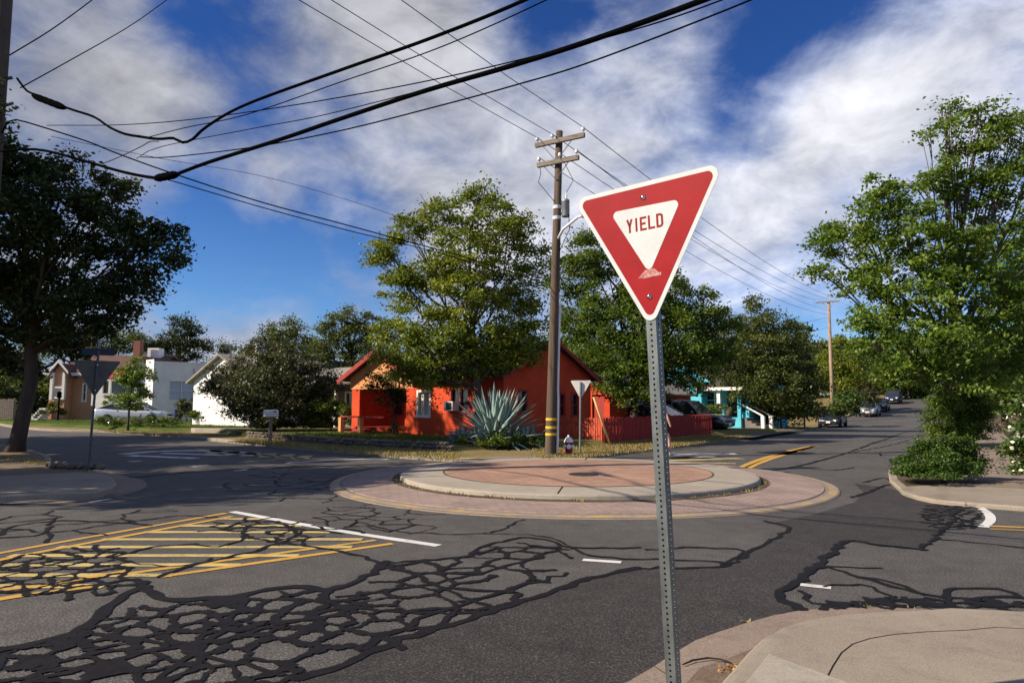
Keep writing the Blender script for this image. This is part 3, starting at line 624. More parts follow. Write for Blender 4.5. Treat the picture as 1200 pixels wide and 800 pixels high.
# the maple in front of the red house
tree('maple_tree', 'tall bright green maple with open branches standing in front of the red house', 'tree', (-1.15, 24.3),
     px_blobs(25.5, [(562, 225, 24, .2), (520, 250, 32), (575, 262, 36, -.5), (480, 272, 26, .4), (450, 292, 20), (610, 262, 26), (622, 300, 24, .4), (545, 300, 46, -.6), (500, 318, 38), (596, 330, 42, .3), (470, 340, 30, -.4), (540, 352, 44, -.8), (600, 375, 38), (488, 378, 34, -.9), (455, 392, 24, .3),
                     (525, 398, 38, -1.1), (575, 410, 36, -.6), (620, 405, 24, .4), (480, 425, 26, -1.3, .8), (505, 438, 24, -1.2, .7), (545, 436, 26, -.6, .7), (592, 424, 22, -.5, .7), (470, 428, 20, -1.0, .8), (500, 415, 26, -.8), (545, 412, 28, -.9), (450, 418, 16, -.9), (610, 395, 26, -.5), (585, 400, 28, -.8), (522, 440, 18, -.3, .7), (560, 432, 18, -.2, .7), (440, 300, 16, -.2)], .8),
     .125, L['maple'], trunk=.15, per=1.15, crad=.4, h0=.3)
# dense dark tree behind the picket fence
tree('shade_tree', 'dense dark green round tree rising behind the shaded red fence', 'tree', (5.9, 33.2),
     px_blobs(33, [(690, 300, 34), (665, 325, 28, 1), (715, 330, 48), (760, 345, 52), (805, 360, 40), (835, 385, 30, 1), (680, 375, 38, .6), (735, 390, 54, -1), (790, 405, 50, -.8), (700, 425, 34, -.6), (745, 440, 40, -1.5, .75), (800, 440, 38, -.6, .75), (840, 415, 26), (668, 395, 26, 1.5), (720, 452, 20, -1, .6)], .85),
     .15, L['dense'], trunk=.22, per=1.15, crad=.5)
tree('oak_tree', 'broad olive grey oak beside the turquoise house', 'tree', (14.7, 47.8),
     px_blobs(47, [(880, 372, 26), (915, 392, 26), (858, 392, 26, 1), (890, 410, 36), (930, 425, 26), (862, 430, 32, -.8), (905, 445, 36, -1), (945, 450, 22), (880, 458, 26, -1.4, .7), (925, 470, 28, -1, .8), (950, 475, 18, -.5), (898, 478, 22, .5)], .9), .18, L['oak'], trunk=.3, per=1.1, crad=.62)
tree('street_tree', 'large leafy sweetgum with bare twigs leaning over the right sidewalk', 'tree', (16.6, 25.6),
     px_blobs(24, [(1108, 128, 13, .5), (1120, 150, 15), (1165, 160, 20), (1165, 215, 24), (1110, 195, 14), (1150, 135, 20), (1190, 150, 22, .6), (1090, 155, 12), (1135, 175, 26), (1180, 190, 26), (1220, 180, 34), (1040, 235, 34, -.5), (1085, 222, 32), (1130, 228, 34, .4), (1000, 262, 36), (1062, 280, 50, -.8), (1115, 290, 46), (1180, 262, 36, .8), (965, 290, 24), (1015, 320, 36, -.4), (962, 318, 16), (1080, 345, 52, -1.2), (1150, 340, 48, -.4), (1200, 330, 40, .5),
                   (1030, 372, 34, -.8), (1020, 402, 24, -.9, .8), (1068, 408, 36, -1.4, .8), (1120, 410, 44, -1.8, .8), (1175, 400, 44, -.6), (1110, 448, 30, -1.2, .6), (1050, 432, 20, -1.4, .6), (1160, 440, 30, -1, .6), (1215, 420, 40)], .85),
     .15, L['right'], 'palebark', trunk=.24, per=1.1, crad=.42)
# bare twigs hanging in that tree belong to its trunk: a few pale sprays
# the dark tree on the left corner, with more trees of its kind upwind off the frame that throw the shade over the left street
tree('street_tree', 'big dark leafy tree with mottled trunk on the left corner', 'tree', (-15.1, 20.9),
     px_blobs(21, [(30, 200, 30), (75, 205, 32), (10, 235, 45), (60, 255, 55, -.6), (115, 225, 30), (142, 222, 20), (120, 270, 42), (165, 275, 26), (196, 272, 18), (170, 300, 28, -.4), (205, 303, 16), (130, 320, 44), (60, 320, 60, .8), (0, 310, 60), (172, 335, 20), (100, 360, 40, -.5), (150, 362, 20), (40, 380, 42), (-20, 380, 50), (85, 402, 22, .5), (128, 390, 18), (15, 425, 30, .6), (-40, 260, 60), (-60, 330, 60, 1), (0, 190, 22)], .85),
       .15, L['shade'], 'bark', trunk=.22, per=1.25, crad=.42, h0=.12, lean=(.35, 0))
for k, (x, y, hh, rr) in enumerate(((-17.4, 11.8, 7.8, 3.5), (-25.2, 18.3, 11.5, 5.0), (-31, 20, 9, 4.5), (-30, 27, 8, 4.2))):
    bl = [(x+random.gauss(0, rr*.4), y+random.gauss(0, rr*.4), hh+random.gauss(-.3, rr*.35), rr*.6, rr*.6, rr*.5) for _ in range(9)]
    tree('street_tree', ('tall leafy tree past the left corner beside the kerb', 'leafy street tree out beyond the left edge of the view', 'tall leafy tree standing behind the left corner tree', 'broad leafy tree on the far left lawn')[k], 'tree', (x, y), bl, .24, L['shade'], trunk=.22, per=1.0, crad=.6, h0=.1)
# bushes and small trees
def bush(name, label, cat, px, py, Y, blobs, leaf, mat, per=1.6, crad=.22, trunk=.03, h0=0.1, group=None):
    p = P(px, py, Y); return tree(name, label, cat, (p.x, p.y), px_blobs(Y, blobs), leaf, mat, per=per, crad=crad, trunk=trunk, h0=h0, group=group, limbs=('young' in name))
bush('flowering_bush', 'huge dusty rounded bush with pinkish tips covering the white gabled house', 'bush', 320, 505, 33, [(300, 425, 28), (340, 428, 34), (270, 450, 26), (262, 440, 20, -.3), (315, 455, 42, -1), (360, 455, 34), (285, 470, 26, -.8), (330, 480, 36, -1), (305, 488, 24, -1.2), (365, 485, 26, -.4), (250, 455, 13, -.4), (385, 455, 18, .4)], .12, L['dusty'], 1.3, .4, .1, .3)
bush('bush', 'dark green clipped bush beside the red porch', 'bush', 388, 505, 32, [(380, 485, 20), (398, 488, 18), (370, 495, 14)], .1, L['dense'], h0=.3)
bush('bush', 'low leafy shrub at the foot of the red porch wall', 'bush', 465, 512, 28, [(450, 508, 8), (465, 507, 9), (480, 509, 7), (440, 509, 6)], .09, L['green_blade'], h0=.3, crad=.15)
bush('young_tree', 'small spindly tree in front of the red porch', 'tree', 461, 510, 27.6, [(445, 448, 12), (462, 455, 13), (432, 452, 7), (478, 448, 10), (470, 466, 12), (452, 470, 8), (455, 438, 7), (440, 440, 6)], .13, L['shade'], per=.85, crad=.3, trunk=.04, h0=.3)
bush('young_tree', 'slender young street tree in front of the silver car', 'tree', 150, 500, 37, [(158, 435, 13), (145, 450, 13), (165, 455, 15), (152, 470, 13), (150, 440, 12), (172, 440, 8), (140, 466, 8), (160, 424, 8)], .14, L['right'], per=1.0, crad=.35, trunk=.06, h0=.13)
bush('bush', 'bright green bush against the white gabled house', 'bush', 237, 493, 43, [(237, 487, 11), (226, 490, 8), (250, 488, 8)], .12, L['green_blade'], h0=.5)
bush('bush', 'straggly pink flowering bush at the white stucco facade', 'bush', 219, 490, 46, [(217, 472, 8), (222, 480, 9), (212, 483, 7)], .13, L['dusty'], h0=.5)
bush('bush', 'dark bush beside the tan house steps', 'bush', 68, 486, 50, [(58, 478, 9), (72, 478, 8), (66, 483, 8)], .14, L['warm'], h0=.6)
bush('bush', 'row of weedy green shrubs in front of the silver car wheels', 'bush', 165, 497, 38.5, [(120, 493, 6), (137, 494, 6), (158, 495, 6), (176, 494, 6), (192, 494, 6), (205, 494, 5)], .12, L['green_blade'], h0=.1, crad=.3)
bush('bush', 'dark shrub behind the silver car', 'bush', 135, 480, 48, [(130, 472, 9), (145, 470, 10), (158, 474, 9)], .15, L['dense'], h0=.5)
bush('bush', 'round bright bush in front of the turquoise porch', 'bush', 835, 495, 44, [(828, 478, 9), (842, 478, 10), (836, 484, 9)], .12, L['green_blade'], h0=.2)
bush('juniper', 'wide low feathery juniper at the right street corner', 'bush', 1105, 562, 13.6, [(1068, 548, 16, 0), (1078, 563, 12, -.7), (1098, 566, 11, -.8), (1118, 566, 11, -.8), (1138, 564, 12, -.6), (1062, 558, 9, -.5), (1090, 535, 20), (1118, 535, 22, .2), (1140, 540, 18, .2), (1075, 552, 17, -.4), (1105, 552, 22, -.4), (1132, 554, 16, -.3), (1060, 538, 8), (1085, 519, 9), (1112, 517, 9), (1140, 520, 9), (1056, 552, 8)], .055, L['juniper'], 2.2, .16, .03, .06)
bush('hedge', 'dark tall clipped hedge under the sweetgum by the road edge', 'hedge', 1120, 515, 25, [(1105, 480, 18), (1128, 478, 22, .6), (1102, 500, 16), (1125, 503, 20), (1142, 495, 16, .8), (1115, 462, 18, .5), (1140, 465, 16, .6), (1095, 470, 9), (1096, 505, 9), (1140, 492, 16), (1150, 505, 13), (1128, 518, 15, -.3), (1105, 516, 12, -.3), (1152, 480, 13)], .085, L['dense'], 1.5, .28, .08, .12)
rb = bush('flowering_bush', 'leafy bush dotted with white flowers at the right edge of the path', 'bush', 1215, 575, 13, [(1192, 520, 16), (1194, 558, 14), (1200, 480, 20), (1205, 515, 22), (1208, 545, 22), (1225, 500, 28), (1230, 545, 30), (1195, 500, 10), (1198, 535, 10), (1195, 455, 14), (1225, 440, 24)], .085, L['juniper'], 1.1, .2, .04, .12)
C, S, T = cloud(px_blobs(12.75, [(1198, 480, 18), (1200, 520, 18), (1202, 550, 18), (1210, 510, 26)]), .045, .07, .15); leaf_mesh('blossom', C, S, T, L['petal'], rb, .9)
# background trees one can tell apart, left to right
bgset = (('oak_tree', 'dark oak behind the tan house under the left canopy', 72, [(50, 400, 26), (90, 395, 22), (125, 398, 22), (20, 420, 30), (150, 402, 16), (110, 420, 18)], 'oak', .28),
 ('pine_tree', 'tall dark conifer above the white stucco facade', 75, [(215, 378, 12), (205, 395, 16), (228, 395, 15), (190, 405, 16), (240, 410, 14), (212, 412, 22), (175, 405, 14)], 'pine', .25),
 ('cypress_tree', 'narrow dark cypress behind the white houses', 80, [(261, 404, 4.5, 0, 1.6), (261, 416, 6, 0, 1.5), (268, 408, 4, 0, 1.5), (266, 425, 7)], 'pine', .2),
 ('oak_tree', 'tall grey green oak rising behind the dusty bush', 52, [(325, 388, 16), (345, 385, 14), (310, 402, 14), (340, 405, 22), (360, 412, 20), (300, 415, 12), (320, 420, 18)], 'oak', .18),
 ('oak_tree', 'dark open oak left of the red gable', 47, [(400, 370, 14), (420, 378, 16), (385, 388, 16), (410, 398, 24), (440, 385, 16), (375, 410, 18), (395, 422, 20), (425, 420, 20), (450, 405, 18)], 'oak', .17),
 ('oak_tree', 'low leafy tree between the two white houses', 70, [(245, 425, 8), (278, 425, 9), (290, 415, 9), (262, 432, 9)], 'maple', .25),
 ('oak_tree', 'leafy olive tree behind the red side wing', 50, [(672, 420, 24), (690, 435, 20), (660, 440, 18), (640, 420, 20), (705, 420, 20)], 'maple', .2),
 ('oak_tree', 'thin pale tree against the sky left of the far power pole', 95, [(935, 400, 8), (928, 412, 10), (948, 410, 9), (958, 416, 8), (940, 425, 14), (960, 430, 12)], 'oak', .3),
 ('oak_tree', 'sunny green tree right behind the far power pole', 75, [(985, 400, 12), (1000, 412, 18), (975, 420, 16), (1005, 435, 20), (985, 445, 20), (965, 442, 14)], 'maple', .24),
 ('oak_tree', 'rusty brown tinted tree above the parked silver car', 80, [(990, 430, 15), (1010, 450, 18), (985, 458, 16), (1000, 470, 14)], 'warm', .26),
 ('oak_tree', 'dark spreading tree over the crest of the hill street', 100, [(1040, 425, 22), (1070, 420, 22), (1030, 445, 18), (1060, 445, 22), (1085, 440, 20), (1045, 458, 12), (1075, 458, 14), (1095, 450, 14)], 'dense', .32),
 ('oak_tree', 'dark tree closing the path behind the hedge', 46, [(1140, 430, 26), (1170, 440, 24), (1195, 450, 24), (1160, 462, 18), (1185, 470, 16), (1150, 470, 14), (1172, 476, 12), (1200, 475, 18), (1215, 430, 30), (1170, 410, 26)], 'dense', .2),
 ('street_tree', 'second sweetgum crown behind the path at the right edge', 31, [(1180, 300, 34), (1210, 340, 44), (1175, 370, 32), (1205, 400, 40), (1190, 430, 28), (1230, 280, 40)], 'right', .17))
for k, (nm, lb, Y, bl, lm, lf) in enumerate(bgset):
    b0 = px_blobs(Y, bl); px = sum(q[0] for q in bl)/len(bl); p = P(px, 470, Y); tree(nm, lb, 'tree', (p.x, p.y), b0, lf, L[lm], trunk=.22, per=1.15, crad=lf*3.2)
# shrubs along the far kerb of the hill street
for lb, px, py, Y, bl, lm in (('tangled green shrub beside the front grille of the black sedan', 985, 482, 58, [(988, 470, 12), (1000, 478, 9), (995, 462, 9), (980, 478, 8)], 'juniper'),
    ('dark shrubbery behind the white mailbox', 915, 492, 49, [(905, 480, 13), (925, 482, 12), (945, 478, 11), (890, 485, 9), (955, 484, 8), (870, 486, 10)], 'oak'),
    ('pink flowered shrub behind the dark hatchback', 1018, 468, 70, [(1018, 462, 8), (1026, 464, 7), (1010, 466, 6)], 'dusty'),
    ('bright green shrub at the top of the hill', 1072, 462, 102, [(1068, 461, 6), (1078, 459, 6), (1060, 462, 4)], 'juniper')):
    bush('bush', lb, 'bush', px, py, Y, bl, .2, L[lm], 1.4, .5, .05, .1)
# far wood closing the view on every side
bl = []
for k in range(150):
    a = R(-62+124*k/149); d = random.uniform(108, 150); x, y = d*math.sin(a), d*math.cos(a); g_ = H(x, y); hh = random.uniform(5, 9)+(3 if a > .2 else 0)
    if abs(x*.811-y*.585+6) < 9 and d < 128: continue
    bl.append((x, y, g_+hh*.5, random.uniform(4, 7), random.uniform(3, 5), hh*.55))
C, S, T = cloud(bl, 1.2, .62, 1.3); k_ = C[:, 2] > -.2
tag(leaf_mesh('far_wood', C[k_], S[k_], T[k_], L['oak']), 'mixed dark woodland closing the view behind the houses', 'woodland', kind='stuff')
# grass: blades in the verges and along edges
def blades(name, pts, hgt, mat, label, lean=.5):
    n = len(pts); c = np.asarray(pts, np.float32); h = hgt*RNG.uniform(.35, 1.25, n); a = RNG.uniform(0, 6.283, n)
    dx, dy = np.cos(a), np.sin(a); wv = .006+.012*RNG.random(n)+h*.03; ln_ = h*lean*RNG.random(n); b = RNG.uniform(0, 6.283, n)
    v = np.stack([c+np.stack([-dx*wv, -dy*wv, 0*h], 1), c+np.stack([dx*wv, dy*wv, 0*h], 1), c+np.stack([np.cos(b)*ln_, np.sin(b)*ln_, h], 1)], 1).reshape(-1, 3)
    me = bpy.data.meshes.new(name); me.vertices.add(3*n); me.vertices.foreach_set('co', v.astype(np.float32).ravel()); me.loops.add(3*n); me.loops.foreach_set('vertex_index', np.arange(3*n, dtype=np.int32))
    me.polygons.add(n); me.polygons.foreach_set('loop_start', np.arange(0, 3*n, 3, dtype=np.int32)); me.polygons.foreach_set('loop_total', np.full(n, 3, np.int32))
    at = me.attributes.new('tint', 'FLOAT', 'FACE'); at.data.foreach_set('value', np.clip(RNG.normal(.5, .25, n), 0, 1).astype(np.float32)); me.update(calc_edges=True); me.materials.append(mat)
    o = bpy.data.objects.new(name, me); COL.objects.link(o); return tag(o, label, 'grass', kind='stuff')
def scatter(poly, n, z, clump=0):
    xs = [p[0] for p in poly]; ys = [p[1] for p in poly]; out = []
    while len(out) < n:
        x, y = random.uniform(min(xs), max(xs)), random.uniform(min(ys), max(ys))
        if inside((x, y), poly):
            for _ in range(clump+1):
                a, b = x+random.gauss(0, .12)*(clump > 0), y+random.gauss(0, .12)*(clump > 0); out.append((a, b, H(a, b)+z))
    return out
vp = [tuple(G(270, 518, .13)), tuple(G(420, 531, .13)), tuple(G(540, 539.5, .13)), (-1.9, 21.2), (-6, 23.9), (-10.9, 29)]
pts = scatter(vp, 9000, .125, 6)
hp = [tuple(G(628, 538, .13)), tuple(G(652, 540, .13)), tuple(G(760, 527, .13)), tuple(G(876, 511.5, .13)), (9.2, 31), (3.2, 24.2), (1.2, 23.4)]
pts += scatter(hp, 15000, .125, 8)
pts += [(1.25+random.gauss(0, .28), 21.55+random.gauss(0, .22), .125) for _ in range(900)]
pts += scatter([tuple(G(945, 502, .13)), (24.2, 51), (19, 50), (13, 41.5)], 3000, .125, 6)
blades('dry_grass', pts, .075, L['straw'], 'dry straw coloured grass on the verge around the corner pole')
lp = scatter([(-5.6, 24.9), (-1.9, 22.3), (1, 23.6), (0, 25), (-7, 31), (-10, 29.8)], 9000, .29, 5)
lp += scatter([(-30, 45), (-19.2, 36.8), (-16, 37), (-14, 39), (-22, 48), (-45, 65), (-52, 64)], 14000, .26, 4)
blades('lawn_grass', lp, .09, L['green_blade'], 'short green grass on the lawns before the houses')
wp = []
for k in range(60):
    a = random.uniform(2.6, 6.0) if random.random() < .7 else random.uniform(0, 6.28); r = random.uniform(3.68, 3.8)
    for _ in range(8): wp.append((RC[0]+r*math.cos(a)+random.gauss(0, .04), RC[1]+r*math.sin(a)+random.gauss(0, .02), .07))
wp += scatter([tuple(G(200, 512, .1)), tuple(G(130, 507, .1)), (-24.5, 40), (-19, 36.2), (-16.5, 36)], 4500, .12, 5)
wp += scatter([tuple(G(60, 545, .13)), tuple(G(125, 556, .13)), tuple(G(20, 536, .13)), (-17, 21)], 1200, .12, 8)
blades('weeds', wp, .055, L['straw'], 'weeds sprouting at the kerb foot and on the far bank', .9)
cw = []
for k in range(26):
    p = g2[random.randint(70, 130)]
    for _ in range(5): cw.append((p.x+random.gauss(0, .05), p.y+abs(random.gauss(0, .04)), .006))
blades('gutter_weeds', cw, .02, L['straw'], 'tiny dry weeds along the gutter edge', .9)
# fallen leaves in the gutter
q = G(862, 787, .02); n = 90; C = np.stack([q.x+RNG.normal(0, .045, n), q.y+RNG.normal(0, .04, n), .03+.012*RNG.random(n)], 1)
tag(leaf_mesh('leaf_litter', C, RNG.uniform(.012, .03, n), RNG.random(n), L['litter'], None, .7), 'small pile of fallen orange leaves in the near gutter', 'leaves', kind='stuff')
mb = MB(); tw = [G(800, 783), G(812, 778.5), G(830, 776.5), G(845, 779), G(858, 784)]; mb.tube([(p.x, p.y, .024+.004*i) for i, p in enumerate(tw)], [.004, .006, .006, .005, .003], 6); tag(build('twig', mb, M['twig']), 'thin curved brown twig lying in the near gutter', 'twig')

# ------------------------------------------------------------------ the yield sign in front
A0, A1, A2 = Vector((.3135, 3.3915, 2.6281)), Vector((.9182, 2.8677, 2.6356)), Vector((.6472, 3.1562, 1.9403))   # corners of the plate
SX = (A1-A0).normalized(); MID = (A0+A1)/2; SY = (MID-A2).normalized(); SN = SX.cross(SY).normalized()
if SN.y > 0: SN = -SN
def plate(px, py):                                   # plate coordinates of a sight line
    d = ray(px, py); o = Vector((0, 0, 1.6)); q = o+d*((A2-o).dot(SN)/d.dot(SN)); return (q-A2).dot(SX), (q-A2).dot(SY)
def onp(a, b, o=0.0): return A2+SX*a+SY*b+SN*o
def rtri(c3, r, n=7):
    """rounded triangle through three sharp corners (plate coordinates)"""
    out = []
    for i in range(3):
        p, a, b = Vector(c3[i]), Vector(c3[i-1]), Vector(c3[(i+1) % 3]); u, v_ = (a-p).normalized(), (b-p).normalized(); half = math.acos(max(-1, min(1, u.dot(v_))))/2
        ctr = p+(u+v_).normalized()*(r/math.sin(half)); s_, e_ = p+u*(r/math.tan(half)), p+v_*(r/math.tan(half))
        a0 = math.atan2(*(s_-ctr).yx); a1 = math.atan2(*(e_-ctr).yx); da = (a1-a0+math.pi) % (2*math.pi)-math.pi
        out += [ctr+Vector((math.cos(a0+da*k/n), math.sin(a0+da*k/n)))*r for k in range(n+1)]
    return out
def slab(mb, pts, o0, o1):
    n = len(pts); mb.add([onp(p[0], p[1], o0) for p in pts]+[onp(p[0], p[1], o1) for p in pts], [tuple(range(n)), tuple(range(n, 2*n))]+[(i, (i+1) % n, n+(i+1) % n, n+i) for i in range(n)])
base_pt = A2-SY*((A2.z-.143)/SY.z)-SN*.03
ys = thing('yield_sign', 'red and white triangular YIELD sign on a perforated steel post in the foreground', 'road sign', base_pt)
h_ = (MID-A2).length; tri = [(0, 0), (.4, h_), (-.4, h_)]
mb = MB(); slab(mb, rtri(tri, .042), 0, .003); sp = build('sign_panel', mb, M['white_sheet'], ys)
def inset(d): k = 1-d*3/h_; c = (0, h_*2/3); return [(c[0]+(p[0]-c[0])*k, c[1]+(p[1]-c[1])*k) for p in tri]
ctr_ = ys
mb = MB(); slab(mb, rtri(inset(.021), .026), .0031, .0038); build('red_border', mb, M['red_sheet'], ctr_)
it = [plate(*q) for q in ((761.5, 320.5), (798.5, 233.2), (715.5, 249.6))]
mb = MB(); slab(mb, rtri(it, .022), .0039, .0046); build('white_center', mb, M['white_sheet'], ctr_)
# lettering
x0, y1 = plate(734.3, 258.3); x1, y0 = plate(780.3, 265.2); lw = (x1-x0)/5.35; lh = y1-y0; st = .0105; mb = MB()
def stroke(a, b, wd=st):
    a, b = Vector(a), Vector(b); d = (b-a).normalized(); n = Vector((-d.y, d.x))*wd/2; e = d*0; slab(mb, [a+n-e, b+n+e, b-n+e, a-n-e], .0047, .0052)
def L_(i): return x0+[0, 1.28, 1.92, 3.05, 4.18][i]*lw
cw = lw*.92; h2 = st/2
stroke((L_(0)+h2, y1), (L_(0)+cw/2, y0+lh*.47)); stroke((L_(0)+cw-h2, y1), (L_(0)+cw/2, y0+lh*.47)); stroke((L_(0)+cw/2, y0+lh*.5), (L_(0)+cw/2, y0))
stroke((L_(1)+h2, y0), (L_(1)+h2, y1))
e0 = L_(2); stroke((e0+h2, y0), (e0+h2, y1))
for yy, k in ((y1-h2, 1), (y0+h2, 1), ((y0+y1)/2, .85)): stroke((e0+st, yy), (e0+cw*k, yy))
e0 = L_(3); stroke((e0+h2, y0), (e0+h2, y1)); stroke((e0+st, y0+h2), (e0+cw, y0+h2))
e0 = L_(4); stroke((e0+h2, y0), (e0+h2, y1)); pr = [(e0+st, y1-h2), (e0+cw*.55, y1-h2), (e0+cw*.85, y1-lh*.14), (e0+cw-h2, y1-lh*.3), (e0+cw-h2, y0+lh*.3), (e0+cw*.85, y0+lh*.14), (e0+cw*.55, y0+h2), (e0+st, y0+h2)]
for a, b in zip(pr, pr[1:]): stroke(a, b)
build('lettering', mb, M['letter'], ctr_)
a, b = plate(761.5, 319); mb = MB(); slab(mb, [(a-.06, b-.022), (a-.045, b-.008), (a-.02, b+.012), (a+.01, b+.017), (a+.03, b+.012), (a+.05, b-.008), (a+.062, b-.006), (a+.06, b-.022), (a+.02, b-.021), (a-.02, b-.026)], .0048, .0053); build('sticker', mb, M['sticker'], ctr_)
for q in ((754, 231.5), (761.5, 347.5)):
    a, b = plate(*q); mb = MB(); c = onp(a, b, .0048); rt = Matrix((SX, SY, SN)).transposed()
    vs = []; prof = ((.013, 0), (.013, .002), (.009, .003), (.0085, .006), (.006, .009), (0.0005, .0095)); n = 14
    for k in range(n):
        for r, z in prof: vs.append(c+rt @ Vector((r*math.cos(k*6.2832/n), r*math.sin(k*6.2832/n), z)))
    m_ = len(prof); mb.add(vs, [(k*m_+j, ((k+1) % n)*m_+j, ((k+1) % n)*m_+j+1, k*m_+j+1) for k in range(n) for j in range(m_-1)]); build('bolt', mb, M['chrome'], ctr_, True)
# square tube with a hole every inch on every face
W2 = .0255; top_b = h_-.07; bot_b = -((A2.z-.05)/SY.z); cells = int((top_b-bot_b)/.0254); mb = MB()
def face(ux, uo, wmat):
    for k in range(cells):
        yb = bot_b+k*.0254; yc = yb+.0127; outer = [(-W2, yb), (0, yb), (W2, yb), (W2, yc), (W2, yb+.0254), (0, yb+.0254), (-W2, yb+.0254), (-W2, yc)]
        ang = [-2.356, -1.571, -.785, 0, .785, 1.571, 2.356, 3.1416]; innr = [(.0058*math.cos(q), yc+.0058*math.sin(q)) for q in ang]
        f3 = lambda p, o_: A2-SN*(W2+.001)+ux*p[0]+SY*p[1]+uo*(W2-o_)
        mb.add([f3(p, 0) for p in outer]+[f3(p, 0) for p in innr]+[f3(p, .0026) for p in innr], [(i, (i+1) % 8, 8+(i+1) % 8, 8+i) for i in range(8)]+[(8+i, 8+(i+1) % 8, 16+(i+1) % 8, 16+i) for i in range(8)])
for ux, uo in ((SX, SN), (SX, -SN), (SN, SX), (SN, -SX)): face(ux, uo, None)
build('post', mb, M['galv'], ys)
mb = MB(); c = A2-SN*(W2+.001); mb.tube([c+SY*(bot_b+.0), c+SY*(bot_b+.18)], .034, 4); build('post_sleeve', mb, M['galv'], ys)

# sign seen from behind: panel, post, street name blades
def back_sign(base, h0, side, face_dir, top, label, mat, postm, tip, blade=False, rpost=.03, lean=(0, 0)):
    bx, by = base; z0 = H(bx, by)+h0; root = thing('yield_sign', label, 'road sign', (bx, by, z0)); n = Vector((face_dir[0], face_dir[1], 0)).normalized(); r = Vector((-n.y, n.x, 0)); up = Vector((lean[0], lean[1], 1)).normalized()
    mb = MB(); mb.tube([Vector((bx, by, z0-.1)), Vector((bx, by, z0))+up*top], rpost, 4); build('post', mb, postm, root)
    q = Vector((bx, by, z0))+up*tip+n*(rpost+.006); hh = side*.866; pts = [q+r*a+up*b for a, b in ((0, 0), (.02, .0), (side/2, hh-.03), (side/2-.02, hh), (-side/2+.02, hh), (-side/2, hh-.03), (-.02, 0))]
    mb = MB(); k = len(pts); mb.add([p for p in pts]+[p+n*.003 for p in pts], [tuple(range(k)), tuple(range(k, 2*k))]+[(i, (i+1) % k, k+(i+1) % k, k+i) for i in range(k)]); pn = build('sign_panel', mb, mat, root)
    for b in (.12, hh-.1): c = Vector((bx, by, z0))+up*(tip+b)-n*rpost; mb = MB(); mb.tube([c, c-n*.012], .012, 6); build('bolt', mb, M['chrome'], root)
    if blade:
        for zb, dr in ((top-.02, Vector((.9, .43, 0))), (top+.14, Vector((-.43, .9, 0)))):
            mb = MB(); c = Vector((bx, by, z0))+up*zb; mb.box(c, (.62, .012, .15), rot=Matrix((dr, Vector((-dr.y, dr.x, 0)), Vector((0, 0, 1)))).transposed()); build('street_blade', mb, M['blade'], root)
    return root
p = G(103, 551, .13); back_sign(p, .13, .9, (-.62, .78), 2.62, 'grey backed triangular yield sign with street name blades on the dark left corner', M['signback'], M['dkgalv'], 1.63, True, .03, (.035, 0))
p = G(679.5, 530.5, .13); back_sign(p, .13, .6, (.25, .97), 2.1, 'white backed triangular yield sign between the fire hydrant and the picket fence', M['whiteback'], M['galv'], 1.62, False, .03, (.02, 0))
# small diamond sign at the crest of the hill street
p = V(57.3, 99); z0 = H(*p)+.13; rt_ = thing('warning_sign', 'small white diamond sign on a post at the crest of the hill street', 'road sign', (p.x, p.y, z0)); mb = MB(); mb.tube([(p.x, p.y, z0), (p.x, p.y, z0+2.1)], .04, 6); build('post', mb, M['galv'], rt_)
mb = MB(); mb.box((p.x, p.y-.06, z0+2.2), (.75, .01, .75), rot=Matrix.Rotation(R(45), 3, 'Y')); build('sign_panel', mb, M['whiteback'], rt_)

# ------------------------------------------------------------------ fire hydrant
p = G(666.5, 532, .13); hy = thing('fire_hydrant', 'short red fire hydrant with white bonnet standing in the dry grass', 'fire hydrant', (p.x, p.y, .13))
o = lambda pr: MB().lathe(pr, (p.x, p.y, .13), 20)
build('barrel', o([(.0, 0), (.17, 0), (.17, .035), (.115, .04), (.115, .3), (.13, .31), (.13, .345), (0, .345)]), M['hydred'], hy, True)
build('bonnet', o([(.135, .346), (.135, .365), (.12, .4), (.085, .46), (.05, .49), (.028, .495), (.028, .55), (0, .55)]), M['white'], hy, True)
for a, r, ln2 in ((-2.4, .05, .17), (-.85, .05, .17), (-1.62, .07, .18)):
    mb = MB(); d = Vector((math.cos(a), math.sin(a), 0)); c = Vector((p.x, p.y, .13+.23)); mb.tube([c+d*.1, c+d*(ln2-.03)], r*.8, 12); nz = build('nozzle', mb, M['hydred'], hy); mb = MB(); mb.tube([c+d*(ln2-.03), c+d*(ln2+.02)], r, 8); mb.tube([c+d*(ln2+.02), c+d*(ln2+.04)], .018, 5); cp = build('cap', mb, M['white'], hy)

